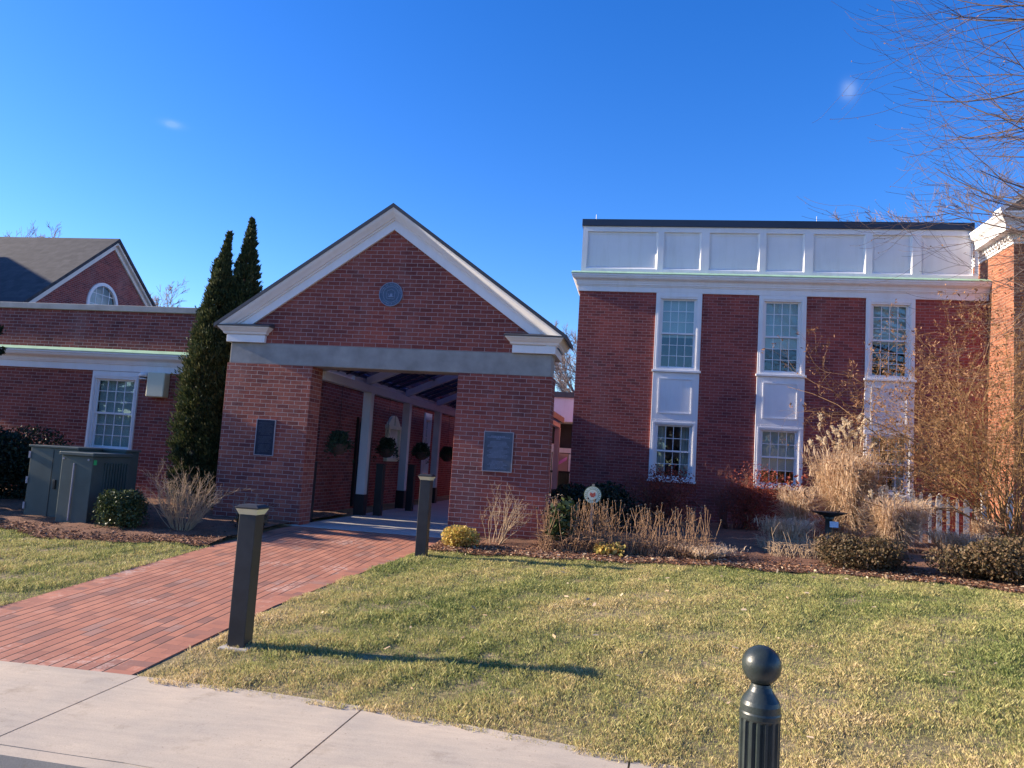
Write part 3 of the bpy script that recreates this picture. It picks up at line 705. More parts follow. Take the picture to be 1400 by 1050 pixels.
# ------------------------------------------------------------------ windows
def sash_window(parent, x0, x1, z0, z1, yw, rows_up, rows_low, cols=4, casing=.075, head=.12, sill=True, blind=None, blind_frac=1.0, curtains=False, mat_='white', label=None):
    """double hung window facing -Y standing in a real opening in the wall whose face is y=yw"""
    c = casing; m = MB()
    yo, yi = yw-.035, yw+.10
    m.box(x0, x0+c, yo, yi, z0+.0, z1); m.box(x1-c, x1, yo, yi, z0, z1)
    m.box(x0+c, x1-c, yo-.001, yi, z1-head, z1)
    m.box(x0+c, x1-c, yo+.001, yi, z0, z0+.06)
    m.box(x0+c, x0+c+.03, yw+.0, yi, z0+.06, z1-head); m.box(x1-c-.03, x1-c, yw+.0, yi, z0+.06, z1-head)
    w = m.build("window", MT[mat_], parent, bevel=.004)
    if label: w['label'] = label
    # back-band moulding
    bb = MB(); bb.box(x0+c*.45, x0+c*.8, yo-.012, yo, z0+.03, z1-head*.45); bb.box(x1-c*.8, x1-c*.45, yo-.012, yo, z0+.03, z1-head*.45); bb.box(x0+c*.8, x1-c*.8, yo-.013, yo, z1-head*.7, z1-head*.45)
    bb.build("moulding", MT[mat_], w)
    if sill: MB().box(x0-.03, x1+.03, yo-.05, yw-.001, z0-.05, z0).build("sill", MT[mat_], w, bevel=.005)
    ax0, ax1, az0, az1 = x0+c+.03, x1-c-.03, z0+.06, z1-head
    H = az1-az0; zm = az0+H*rows_low/(rows_up+rows_low)
    def sash(za, zb, rows, y):
        s = MB(); t = .035
        s.box(ax0, ax0+t, y, y+.03, za, zb); s.box(ax1-t, ax1, y, y+.03, za, zb)
        s.box(ax0+t, ax1-t, y-.001, y+.03, za, za+t+.005); s.box(ax0+t, ax1-t, y-.001, y+.03, zb-t, zb)
        gx0, gx1, gz0, gz1 = ax0+t, ax1-t, za+t+.005, zb-t
        for i in range(1, cols):
            xx = gx0+(gx1-gx0)*i/cols; s.box(xx-.007, xx+.007, y+.002, y+.024, gz0, gz1)
        for j in range(1, rows):
            zz = gz0+(gz1-gz0)*j/rows; s.box(gx0, gx1, y+.003, y+.023, zz-.007, zz+.007)
        s.build("sash", MT[mat_], w)
        MB().box(gx0, gx1, y+.012, y+.016, gz0, gz1).build("pane", MT['glass'], w)
    sash(zm-.018, az1, rows_up, yw+.03); sash(az0, zm+.018, rows_low, yw+.066)
    if blind:
        zb = az1-(az1-az0)*blind_frac
        bm = MB(); bm.box(ax0, ax1, yw+.13, yw+.134, zb, az1)
        bm.build("blind", MT[blind], w)
    if curtains:
        for s_ in (-1, 1):
            cm = MB(); xc = ax0 if s_ < 0 else ax1; k = 10; W = (ax1-ax0)*.30
            pts = []
            for i in range(k+1):
                t = i/k; pts.append((xc-s_*W*t, yw+.2+.02*math.sin(t*22)))
            vs = [(x, y, z) for z in (az0, az1) for x, y in pts]
            cm.add(vs, [(i, i+1, i+k+2, i+k+1) for i in range(k)]); cm.build("curtain", MT['curtain'], w)
    return w

# ------------------------------------------------------------------ entrance portico
PX0, PX1, OX0, OX1, PY = -6.95, -1.42, -5.43, -2.94, 12.0
PCX = (PX0+PX1)/2; SL = .705
port = thing("entrance_portico", "gabled red brick entrance portico with white rakes over an open passage", "portico", (PCX, PY, 0))
MB().box(PX0, OX0, PY, PY+.45, -.2, 2.62).build("brick_pier", MT['brick_rough'], port, bevel=.004)
MB().box(OX1, PX1, PY, PY+.45, -.2, 2.62).build("brick_pier", MT['brick_portico'], port, bevel=.004)
MB().box(PX0+.03, PX1-.03, PY+.004, PY+.44, 2.62, 2.975).build("concrete_beam", MT['stucco'], port, bevel=.01)
zr0 = 2.975; rk_in = 4.955
hw = (rk_in-zr0)/SL
MB().prism_y([(PX0+.06, zr0), (PX1-.06, zr0), (PX1-.06, 3.06), (PCX+.0, 3.06+(PX1-.06-PCX)*SL), (PX0+.06, 3.06)], PY+.002, PY+.43).build("gable_wall", MT['brick_portico'], port)
apex = 5.345; tipx = (apex-3.245)/SL        # half width of the roof at its tip
def rake(s, a, b, y0, y1, name, m, bevel=.0, xin=0, trim=None):
    """band between apex-a and apex-b (vertical offsets), on side s, from the ridge to the eave"""
    xt = PCX+s*tipx
    za, zb = apex-a, apex-b
    p = [(PCX, za), (xt, za-tipx*SL), (xt, zb-tipx*SL), (PCX, zb)]
    if trim is not None:   # cut horizontally at height trim
        xa = PCX+s*(za-trim)/SL; xb = PCX+s*(zb-trim)/SL
        p = [(PCX, za), (xa, trim), (xb, trim), (PCX, zb)]
    if s > 0: p = p[::-1]
    return MB().prism_y(p, y0, y1).build(name, m, port, bevel=bevel)
for s in (-1, 1):
    rb = rake(s, .235, .395, PY-.045, PY+.44, "rake_board", MT['white'], trim=3.225)
    # crown moulding in three steps
    cprof = [(.055, .175), (.085, .17), (.12, .15), (.165, .115), (.20, .095), (.205, .07), (.236, .066)]
    cv = []
    for a, p_ in cprof: cv += [(PCX, PY-p_, apex-a), (PCX+s*(apex-a-3.235)/SL, PY-p_, 3.235)]
    nb = len(cv); cv += [(PCX, PY-.0, apex-.236), (PCX+s*(apex-.236-3.235)/SL, PY-.0, 3.235), (PCX, PY-.0, apex-.055), (PCX+s*(apex-.055-3.235)/SL, PY-.0, 3.235)]
    k_ = len(cv)//2; cf = [(2*i, 2*i+1, 2*((i+1) % k_)+1, 2*((i+1) % k_)) for i in range(k_)]
    if s > 0: cf = [q[::-1] for q in cf]
    MB().add(cv, cf).build("crown_moulding", MT['white'], port)
    rake(s, -.012, .055, PY-.19, PY+.95, "roof_edge", MT['roof_metal'])
    # cornice return
    xo = PCX+s*tipx
    ex = PX1 if s > 0 else PX0
    xin = ex-s*.66
    a0, a1 = sorted((xin, ex+s*.03))
    r_ = MB().box(a0, a1, PY-.06, PY+.9, 2.975, 3.10)
    pf = [(.07, 3.101), (.09, 3.115), (.098, 3.14), (.125, 3.165), (.15, 3.195), (.165, 3.205), (.168, 3.224)]
    c0_, c1_ = sorted((xin, ex+s*.05))
    for (p0_, za_), (p1_, zb_) in zip(pf[:-1], pf[1:]):
        v_ = []
        for p_, z_ in ((p0_, za_), (p1_, zb_)):
            e_ = p_-.06; v_ += [(c0_-e_, PY-p_, z_), (c1_+e_, PY-p_, z_), (c1_+e_, PY+.9, z_), (c0_-e_, PY+.9, z_)]
        r_.add(v_, [(0, 1, 5, 4), (1, 2, 6, 5), (2, 3, 7, 6), (3, 0, 4, 7)])
    ro = r_.build("cornice_return", MT['white'], port, bevel=.003)
    b0, b1 = sorted((xin-s*.13, ex+s*.17))
    lid = MB().add([(b0, PY-.185, 3.225), (b1, PY-.185, 3.225), (b1, PY-.002, 3.225), (b0, PY-.002, 3.225), (b0, PY-.185, 3.245), (b1, PY-.185, 3.245), (b1, PY-.002, 3.30), (b0, PY-.002, 3.30)],
                   [(0, 3, 2, 1), (4, 5, 6, 7), (0, 1, 5, 4), (1, 2, 6, 5), (2, 3, 7, 6), (3, 0, 4, 7)])
    lid.build("return_flashing", MT['roof_metal'], port)
MB().box(PX0-.06, OX0-.0, PY-.05, PY+.5, -.2, .02).build("footing", MT['slab'], port, bevel=.01)

# seal on the gable
def text_mesh(body, size, name, m, parent, loc, rot, extrude=.003, align='CENTER', spacing=1.0):
    cu = bpy.data.curves.new(name, 'FONT'); cu.body = body; cu.size = size; cu.extrude = extrude; cu.align_x = align; cu.align_y = 'CENTER'
    cu.space_character = spacing; cu.resolution_u = 2
    t = bpy.data.objects.new(name, cu); me = bpy.data.meshes.new_from_object(t); bpy.data.objects.remove(t)
    me.materials.append(m); o = bpy.data.objects.new(name, me); COL.objects.link(o); o.parent = parent
    o.location = loc; o.rotation_euler = rot; return o
SX, SZ, SR = -4.165, 3.865, .20
seal = thing("town_seal", "round blue-grey embossed town seal on the brick gable of the portico", "seal", (SX, PY-.03, SZ))
def disc(r0, r1, y0, y1, m, name, n=40):
    mb = MB(); v = []
    for (r, y) in ((r0, y0), (r1, y0), (r1, y1), (r0, y1)):
        for i in range(n): v.append((SX+r*math.cos(2*math.pi*i/n), y, SZ+r*math.sin(2*math.pi*i/n)))
    f = [(a*n+i, a*n+(i+1) % n, ((a+1) % 4)*n+(i+1) % n, ((a+1) % 4)*n+i) for a in range(4) for i in range(n)]
    mb.add(v, f); return mb.build(name, m, seal)
disc(.001, SR-.008, PY-.02, PY+.001, MT['seal'], "seal_face")
disc(SR-.010, SR, PY-.03, PY+.001, MT['seal_relief'], "seal_rim")
disc(SR*.64, SR*.67, PY-.023, PY-.019, MT['seal_relief'], "inner_ring")
def arc_text(s, r, a0, a1, flip, size):
    obs = []
    for i, ch in enumerate(s):
        if ch == ' ': continue
        a = a0+(a1-a0)*i/(len(s)-1)
        lx, lz = r*math.cos(a), r*math.sin(a)
        ro = a-math.pi/2 if not flip else a+math.pi/2
        cu = bpy.data.curves.new("c", 'FONT'); cu.body = ch; cu.size = size; cu.extrude = .002; cu.align_x = 'CENTER'; cu.align_y = 'CENTER'; cu.resolution_u = 1
        t = bpy.data.objects.new("c", cu); me = bpy.data.meshes.new_from_object(t); bpy.data.objects.remove(t)
        me.transform(Matrix.Translation((lx, 0, lz)) @ Matrix.Rotation(-ro, 4, 'Y') @ Matrix.Rotation(math.pi/2, 4, 'X')); obs.append(me)
    mb = MB()
    for me in obs: mb.add([(v.co.x+SX, v.co.y+PY-.021, v.co.z+SZ) for v in me.vertices], [tuple(p.vertices) for p in me.polygons])
    return mb.build("seal_lettering", MT['seal_relief'], seal)
arc_text("TOWN OF BLOOMFIELD", .163, RAD(170), RAD(6), False, .043)
arc_text("CONNECTICUT", .163, RAD(222), RAD(318), True, .040)
em = MB()
sh = [(-.062, -.075), (.062, -.075), (.07, .05), (.0, .085), (-.07, .05)]
for i in range(5):
    a, b = sh[i], sh[(i+1) % 5]; em.tube((SX+a[0], PY-.022, SZ+a[1]), (SX+b[0], PY-.022, SZ+b[1]), .0035, 4)
em.prism_y([(SX-.05, SZ-.03), (SX-.03, SZ-.045), (SX+.04, SZ-.045), (SX+.055, SZ-.03)], PY-.03, PY-.019)
em.tube((SX-.02, PY-.022, SZ-.03), (SX-.045, PY-.022, SZ+.01), .004, 4); em.prism_y([(SX-.01, SZ-.03), (SX+.028, SZ-.03), (SX+.028, SZ+.012), (SX-.01, SZ+.012)], PY-.026, PY-.019)
em.build("emblem", MT['seal_relief'], seal)

# plaques
MT['line_dark'] = plain('dull_raised_lines', (.06, .062, .08), .6, .2, 20)
def plaque(cx, cz, w, h, label, seed, pale, heading):
    t = thing("wall_plaque", label, "plaque", (cx, PY, cz), "bronze plaques on the portico piers")
    MB().box(cx-w/2+.012, cx+w/2-.012, PY-.018, PY-.0005, cz-h/2+.012, cz+h/2-.012).build("plaque_face", pale, t)
    f = MB(); x0, x1, z0, z1 = cx-w/2, cx+w/2, cz-h/2, cz+h/2
    f.box(x0, x0+.012, PY-.026, PY-.0005, z0, z1); f.box(x1-.012, x1, PY-.026, PY-.0005, z0, z1); f.box(x0+.012, x1-.012, PY-.025, PY-.0005, z0, z0+.012); f.box(x0+.012, x1-.012, PY-.025, PY-.0005, z1-.012, z1)
    f.build("plaque_rim", MT['plaque_rim'], t)
    rg = np.random.default_rng(seed); l = MB()
    z = cz+h/2-(.075 if heading else .06)
    if heading:
        for (a, b, zz) in ((-.12, .10, 0), (-.18, .18, -.018), (-.035, .035, -.04)): 
            xx = cx+a
            while xx < cx+b:
                ww = .012+.02*rg.random(); l.box(xx, min(xx+ww, cx+b), PY-.021, PY-.0175, z+zz-.005, z+zz+.005); xx += ww+.006
        z -= .085
    while z > cz-h/2+.05:
        u = rg.random(); half = w*(.18+.2*rg.random()); xx = cx-half
        if u > .15:
            while xx < cx+half:
                ww = .01+.03*rg.random(); l.box(xx, min(xx+ww, cx+half), PY-.0195, PY-.0175, z-.003, z+.003); xx += ww+.007
        z -= .019
    l.build("raised_lines", MT['seal_relief'] if heading else MT['line_dark'], t)
MT['plaque_b'] = plain("plaque_face_pale", (.085, .105, .14), .65, .25, 5, spec=.2)
plaque(-6.14, 1.40, .34, .60, "narrow dark bronze plaque on the left brick pier of the portico", 1, MT['plaque'], False)
plaque(-2.21, 1.40, .475, .63, "wide blue-grey plaque with pale rim on the right brick pier", 2, MT['plaque_b'], True)

# ------------------------------------------------------------------ covered walkway behind the portico
WX0, WX1, BZ = -5.45, -2.75, 2.45
walk = thing("covered_walkway", "glazed walkway canopy on pale square posts running back from the portico", "walkway", (-4.1, 20, 0))
PYS = [14.85, 17.5, 20.3, 22.9, 25.6]
for i, y in enumerate(PYS):
    for X in (WX0, WX1):
        p = MB().box(X-.085, X+.085, y-.085, y+.085, .42, BZ).build("post", MT['post'], walk, bevel=.006)
        MB().box(X-.10, X+.10, y-.10, y+.10, .0, .42).build("post_base", MT['black_metal'], p, bevel=.005)
for X in (WX0, WX1):
    MB().box(X-.07, X+.07, PY+.46, 25.72, BZ, BZ+.15).build("eave_beam", MT['post'], walk)
ZR = BZ+.15; rise = .60; XM = (WX0+WX1)/2
for y in PYS+[12.6]:
    for s in (-1, 1):
        xe = WX0-.05 if s < 0 else WX1+.05
        p = [(xe, ZR+.0), (XM, ZR+rise), (XM, ZR+rise+.17), (xe, ZR+.15)]
        if s < 0: p = p
        else: p = p[::-1]
        MB().prism_y(p, y-.07, y+.07).build("rafter", MT['post'], walk)
allb = PYS+[12.6]; allb.sort()
for s in (-1, 1):
    xe = WX0-.15 if s < 0 else WX1+.15
    m_ = MB(); g_ = MB()
    for a, b in zip(allb[:-1], allb[1:]):
        k = 5
        for j in range(1, k):
            y = a+(b-a)*j/k; p = [(xe, ZR+.11), (XM, ZR+rise+.11), (XM, ZR+rise+.17), (xe, ZR+.17)]
            m_.prism_y(p if s < 0 else p[::-1], y-.03, y+.03)
    for t in (.03, .5, .97):
        x = xe+(XM-xe)*t; z = ZR+.115+rise*t; m_.box(x-.03, x+.03, 12.5, 25.8, z, z+.05)
    m_.build("glazing_bars", MT['cap_metal'], walk)
    pg = [(xe, ZR+.175), (XM, ZR+rise+.175), (XM, ZR+rise+.185), (xe, ZR+.185)]
    g_.prism_y(pg if s < 0 else pg[::-1], 12.5, 25.8)
    MT.setdefault('darkglass', None)
    if MT['darkglass'] is None:
        dm, DN, DL, DP = mat("tinted_glass")
        DN.remove(DP); out = [q for q in DN if q.type == 'OUTPUT_MATERIAL'][0]
        tr = DN.new("ShaderNodeBsdfTransparent"); tr.inputs[0].default_value = (.36, .43, .60, 1)
        gl = DN.new("ShaderNodeBsdfGlossy"); gl.inputs["Roughness"].default_value = .08
        fr = schlick(DN, DL, .04)
        ms = DN.new("ShaderNodeMixShader"); DL.new(fr.outputs[0], ms.inputs[0]); DL.new(tr.outputs[0], ms.inputs[1]); DL.new(gl.outputs[0], ms.inputs[2]); DL.new(ms.outputs[0], out.inputs[0])
        MT['darkglass'] = dm
    g_.build("glass_roof", MT['darkglass'], walk)
MB().box(WX1+.12, WX1+.18, 12.5, 25.85, ZR+.02, ZR+.2).build("gutter", MT['stone_grey'], walk)
MB().box(WX0-.18, WX0-.12, 14.3, 25.85, ZR+.02, ZR+.12).build("gutter", MT['white'], walk)

# hanging baskets
def basket(loc, label, seed, long=1.0):
    rg = np.random.default_rng(seed)
    t = thing("hanging_basket", label, "hanging basket", loc, "hanging baskets along the walkway")
    x, y, z = loc
    pr_ = [(.02, z+.0), (.10, z+.02), (.155, z+.08), (.185, z+.17), (.19, z+.20), (.175, z+.20), (.14, z+.16)]
    b = MB().lathe(pr_, x, y, 20).build("bowl", MT['terracotta'], t, smooth=True)
    ch = MB()
    for k in range(3):
        a = 2.1*k; ch.tube((x+.17*math.cos(a), y+.17*math.sin(a), z+.19), (x, y, z+.62), .003, 4)
    ch.tube((x, y, z+.62), (x, y, BZ), .004, 4)
    ch.build("chain", MT['black_metal'], t)
    n = 1700; th = rg.random(n)*6.28; h = rg.random(n)**1.3; r = .24*rg.random(n)**.6*(1-.5*h)*(1+.18*np.sin(th*3+seed)+.2*np.sin(th*7))*long
    C = np.stack([x+r*np.cos(th), y+r*np.sin(th), z+.19+.24*h-.20*(r/.24)**3*rg.random(n)], 1)
    D = np.stack([np.cos(th), np.sin(th), .3+0*th], 1)
    V, F = leaves(rg, C, .026, 2.6, D, .5); fast("foliage", V, F, MT['basketleaf'], t)
basket((WX0+.0, 13.45, 1.18), "hanging basket of feathery blue-green foliage nearest the portico, left side", 1)
basket((WX0+.0, 16.2, 1.16), "hanging basket in front of the notice case on the brick wall", 2)
basket((WX0+.0, 18.95, 1.14), "hanging basket in front of the narrow white window in the passage", 3)
basket((WX0+.0, 21.6, 1.12), "hanging basket farthest back on the left side of the passage", 4)
basket((WX1+.0, 21.8, 1.14), "dark hanging basket on the right side of the walkway, by the far post", 5)

# lamp bollards
def lamp_bollard(loc, label, footing=True):
    x, y, z = loc
    t = thing("lamp_bollard", label, "bollard", loc, "square lamp bollards along the path")
    b = MB().box(x-.07, x+.07, y-.07, y+.07, z, z+1.035).build("shaft", MT['bronze'], t, bevel=.004)
    MB().frustum(x, y, z+1.035, z+1.08, .072, .072, .094, .094).build("lens", MT['cream'], t)
    MB().frustum(x, y, z+1.08, z+1.093, .098, .098, .098, .098).frustum(x, y, z+1.0935, z+1.112, .096, .096, .07, .07).build("cap", MT['bronze'], t, bevel=.003)
    if footing: MB().box(x-.12, x+.12, y-.12, y+.12, z-.1, z+.02).build("footing", MT['slab'], t, bevel=.01)
    return t
l0 = lamp_bollard((-3.02, 5.80, -.31), "nearest square black lamp bollard, at the front corner of the brick path")
dup(l0, (-2.77, 9.98, -.085), "square black lamp bollard on the lawn edge before the passage opening")
def low_post(loc, label):
    x, y, z = loc
    t = thing("low_black_post", label, "post", loc, "low black posts lining the passage")
    MB().box(x-.075, x+.075, y-.075, y+.075, z, z+1.02).build("shaft", MT['black_metal'], t, bevel=.005)
    MB().box(x-.085, x+.085, y-.085, y+.085, z+1.02, z+1.045).build("cap", MT['black_metal'], t, bevel=.004)
    return t
p0 = low_post((-5.62, 12.75, .0), "low black post tucked behind the left brick pier")
dup(p0, (-5.13, 15.0, .0), "low black post beside the first pale post of the walkway")
dup(p0, (-5.05, 16.9, .0), "low black post beside the second pale post of the walkway")

# fluted ball-top bollard
bx, by = .60, 3.86; bz = -.41
fb = thing("ball_top_bollard", "dark green-black fluted iron bollard with a ball top near the sidewalk", "bollard", (bx, by, bz))
T0 = .495
prof = [(.125, bz), (.125, bz+.08), (.105, bz+.12), (.098, bz+.16)]
prof += [(.092, bz+.17), (.092, bz+.2)] + [(.091, z) for z in np.linspace(bz+.22, T0-.335, 12)] + [(.091, T0-.325), (.094, T0-.318), (.094, T0-.30)]
prof += [(.091, T0-.292), (.090, T0-.262), (.084, T0-.245), (.070, T0-.225), (.056, T0-.205), (.047, T0-.185), (.044, T0-.172)]
MB().lathe(prof, bx, by, 96, flute=(bz+.21, T0-.33, 16, .13)).build("fluted_shaft", MT['iron'], fb, smooth=False)
R = .089; ball = [(R*math.sin(a), T0-R-R*math.cos(a)) for a in np.linspace(.42, math.pi-.02, 26)]
MB().lathe(ball, bx, by, 48).build("ball", MT['iron'], fb, smooth=True)

# ------------------------------------------------------------------ left brick wing
LY = 14.4; LX0, LX1 = -17.0, -6.24
wing = thing("brick_wing", "low red brick wing with green-topped white cornice behind the utility cabinet", "building", (-11.6, LY, 0))
hole = (-11.33, -10.26, .95, 2.56)
w = MB().wall_y(LX0, LX1, -.2, 3.86, LY, LY+.3, [hole]); w.build("front_wall", MT['brick_wing'], wing)
ey = [(21.7, 22.5, .55, 2.45)]
sw_ = MB()
# east wall facing the passage, built facing -Y then turned by coordinates
t_ = MB().wall_y(LY+.302, 30.0, -.2, 3.86, -LX1, -LX1+.3, [(21.72, 22.44, .70, 2.50)])
sw_.add([(-y, x, z) for x, y, z in t_.v], t_.f)
sw_.build("passage_wall", MT['brick_wing'], wing)
MB().box(LX0-.03, LX1+.06, LY-.05, LY+.36, 3.86, 3.985).box(LX1-.32, LX1+.061, LY+.361, 30, 3.86, 3.984).build("coping", MT['coping'], wing, bevel=.008)
cm_ = MB()
cornice(cm_, [(.05, 2.60), (.05, 2.735), (.075, 2.74), (.08, 2.765)]+ogee(.09, 2.77, .215, 2.92)+[(.235, 2.925), (.238, 2.96)], LX0, LX1, LY-.001, 0, 1, 15)
cm_.build("cornice", MT['white'], wing)
MB().add([(LX0, LY-.25, 2.961), (LX1+.25, LY-.25, 2.961), (LX1+.25, LY-.001, 2.961), (LX0, LY-.001, 2.961), (LX0, LY-.25, 2.975), (LX1+.25, LY-.25, 2.975), (LX1+.25, LY-.004, 3.06), (LX0, LY-.004, 3.06)],
         [(0, 3, 2, 1), (4, 5, 6, 7), (0, 1, 5, 4), (1, 2, 6, 5), (2, 3, 7, 6), (3, 0, 4, 7)]).build("copper_flashing", MT['copper'], wing)
MB().box(LX0, LX1-.302, LY+.302, 30, 3.55, 3.6).build("flat_roof", MT['roof_metal'], wing)
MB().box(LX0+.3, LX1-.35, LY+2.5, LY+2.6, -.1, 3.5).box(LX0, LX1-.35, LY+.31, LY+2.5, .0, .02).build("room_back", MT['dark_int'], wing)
sash_window(wing, -11.33, -10.26, .95, 2.60-.005, LY, 3, 3, casing=.07, head=.16, blind='blind', blind_frac=1.0, sill=True)
# passage side window (faces +X): build facing -Y at origin then rotate
pw = sash_window(None, -.36, .36, 0, 1.8, 0, 3, 3, cols=3, casing=.09, head=.2, blind='blind')
pw.parent = wing; pw.rotation_euler = (0, 0, math.pi/2); pw.location = (LX1+11.6, 22.08-LY, .70); pw.name = "window"
# narrow black panel door on the wall behind the first post
MB().box(LX1, LX1+.06, 16.35, 17.3, .05, 2.02).box(LX1+.06, LX1+.09, 16.45, 17.2, .15, 1.92).build("dark_door", MT['black_metal'], wing, bevel=.005)
# wall light box and camera
MB().frustum(-9.755, LY-.10, 2.10, 2.595, .20, .098, .20, .098).build
bxo = tag(MB().box(-9.96, -9.57, LY-.20, LY-.001, 2.10, 2.598).build("wall_box", MT['boxcream'], bevel=.02, loc=(-9.76, LY-.1, 2.35)), "cream rectangular wall box fixed under the cornice beside the dome camera", "wall box")
cmr = thing("security_camera", "small white dome security camera under the cornice, beside the cream box", "camera", (-10.08, LY-.02, 2.52))
MB().lathe([(.075, 2.50), (.10, 2.52), (.095, 2.56), (.06, 2.595)], -10.10, LY-.11, 20).build("housing", MT['white'], cmr, smooth=True)
MB().lathe([(.002, 2.425), (.035, 2.432), (.058, 2.455), (.068, 2.50)], -10.10, LY-.11, 20).build("dome", MT['cap_metal'], cmr, smooth=True)
rg_ = MB().lathe([(.060, 2.448), (.074, 2.455), (.074, 2.47), (.062, 2.476)], -10.10, LY-.11, 20).build("ring", MT['white'], cmr, smooth=True)

# notice case on passage wall
nc = thing("notice_case", "cream framed notice case with a scrolled top on the passage brick wall", "notice case", (LX1, 18.85, 1.6))
ncb = MB().box(LX1, LX1+.10, 18.35, 19.35, 1.06, 1.14).box(LX1, LX1+.10, 18.35, 18.45, 1.14, 1.86).box(LX1, LX1+.10, 19.25, 19.35, 1.14, 1.86).box(LX1, LX1+.12, 18.30, 19.40, 1.86, 1.96)
ncb.build("frame", MT['sign_cream'], nc, bevel=.006)
def scroll(s):
    pts = []
    for i in range(12):
        t = i/11; a = math.pi*(1-t)
        pts.append((18.85+s*(.05+.42*t), 1.97+.24*math.cos(t*1.5)**1.2 if t < 1 else 1.97))
    return pts
for s in (-1, 1):
    p = scroll(s); q = [(p[-1][0], 1.96), (p[0][0], 1.96)]
    poly = p+q
    if s > 0: poly = poly[::-1]
    MB().prism_x(poly, LX1, LX1+.07).build("scroll_top", MT['sign_cream'], nc)
MB().box(LX1+.02, LX1+.03, 18.45, 19.25, 1.14, 1.86).build("notice_sheet", MT['curtain'], nc)

# ------------------------------------------------------------------ gabled brick house behind the wing
GX = -20.0; GY, GZ, GS = 25.7, 8.68, .80
house = thing("gabled_brick_house", "brick gable end with arched window and slate roof beyond the wing", "building", (GX-6, GY, 0))
hb = 7.5
def gable_poly(d, zlow=2.0): return [(GY-hb, GZ-d-hb*GS), (GY-hb, zlow), (GY+hb, zlow), (GY+hb, GZ-d-hb*GS), (GY, GZ-d)]
# wall with arched opening: polygon ring
acy, acz, ar = 25.42, 6.05, .80
arc = [(acy+ar*math.cos(a), acz+ar*math.sin(a)) for a in np.linspace(0, math.pi, 21)]
L = (GZ-.12-hb*GS)
gw = MB()
yl, yr_ = GY-hb, GY+hb
def roofz(y): return GZ-.12-abs(y-GY)*GS
# strips left/right of the opening and columns above the arch
def strip(y0, y1, za0, za1):
    gw.add([(GX, y0, za0), (GX, y1, za1), (GX, y1, roofz(y1)), (GX, y0, roofz(y0))], [(0, 1, 2, 3)])
strip(yl, acy-ar, 0, 0); 
cols_ = sorted([p[0] for p in arc]+[GY]); 
def arcz(y): return acz+math.sqrt(max(0, ar*ar-(y-acy)**2))
for a, b in zip(cols_[:-1], cols_[1:]): strip(a, b, arcz(a), arcz(b))
gw.add([(GX, acy-ar, 0), (GX, acy+ar, 0), (GX, acy+ar, acz-.9), (GX, acy-ar, acz-.9)], [(0, 1, 2, 3)])
strip(acy+ar, yr_, 0, 0)
gw.build("gable_wall", MT['brick_wing'], house)
MB().wall_y(GX-18, GX-.01, 0, roofz(yl)-.02, yl, yl+.3).build("front_wall", MT['brick_wing'], house)
for s in (-1, 1):
    ye = GY+s*(hb+.35); v = [(GY, GZ), (ye, GZ-(hb+.35)*GS), (ye, GZ-(hb+.35)*GS-.14), (GY, GZ-.14)]
    if s < 0: v = v[::-1]
    MB().prism_x(v[::-1], GX-19, GX+.22).build("roof_slope", MT['shingle'], house, )
    v = [(GY, GZ-.14), (ye, GZ-(hb+.35)*GS-.14), (ye, GZ-(hb+.35)*GS-.42), (GY, GZ-.42)]
    if s < 0: v = v[::-1]
    MB().prism_x(v[::-1], GX+.0, GX+.06).prism_x([(a, b+.02 if b > -99 else b) for a, b in v[::-1]], GX+.061, GX+.062).build("rake_board", MT['white_warm'], house)
    v = [(GY, GZ-.141), (ye, GZ-(hb+.35)*GS-.141), (ye, GZ-(hb+.35)*GS-.24), (GY, GZ-.24)]
    if s < 0: v = v[::-1]
    MB().prism_x(v[::-1], GX+.063, GX+.17).build("rake_moulding", MT['white_warm'], house)
aw = MB(); n = len(arc)
for (r0, r1, x0, x1) in ((ar-.09, ar+.03, GX-.05, GX+.05),):
    o_ = [(acy+r1*math.cos(a), acz+r1*math.sin(a)) for a in np.linspace(0, math.pi, 21)]; i_ = [(acy+r0*math.cos(a), acz+r0*math.sin(a)) for a in np.linspace(0, math.pi, 21)]
    for k in range(20): aw.prism_x([o_[k], o_[k+1], i_[k+1], i_[k]], x0, x1)
    aw.box(x0, x1, acy-ar-.03, acy-ar+.09, acz-.9, acz).box(x0, x1, acy+ar-.09, acy+ar+.03, acz-.9, acz)
awo = aw.build("window", MT['white'], house)
mu = MB()
for dy in (-.36, 0, .36): mu.box(GX-.03, GX-.01, acy+dy-.012, acy+dy+.012, acz-.9, arcz(acy+dy)-.05)
for dz in (-.45, -.02, .38): 
    hwid = math.sqrt(ar*ar-max(0, dz)**2)-.05; mu.box(GX-.031, GX-.009, acy-hwid, acy+hwid, acz+dz-.012, acz+dz+.012)
mu.build("muntins", MT['white'], awo)
gp = MB(); gp.add([(GX-.02, a, b) for a, b in [(acy+(ar-.05)*math.cos(t), acz+(ar-.05)*math.sin(t)) for t in np.linspace(0, math.pi, 21)]]+[(GX-.02, acy-ar+.05, acz-.9), (GX-.02, acy+ar-.05, acz-.9)], [tuple(range(23))])
gp.build("pane", MT['glass'], awo)
MB().box(GX-.40, GX-.38, acy-ar, acy+ar, acz-.9, acz+ar).build("curtain", MT['curtain'], awo)
MB().tube((GX+3.2, 21.0, 3.9), (GX+3.2, 21.0, 5.75), .02, 6).build
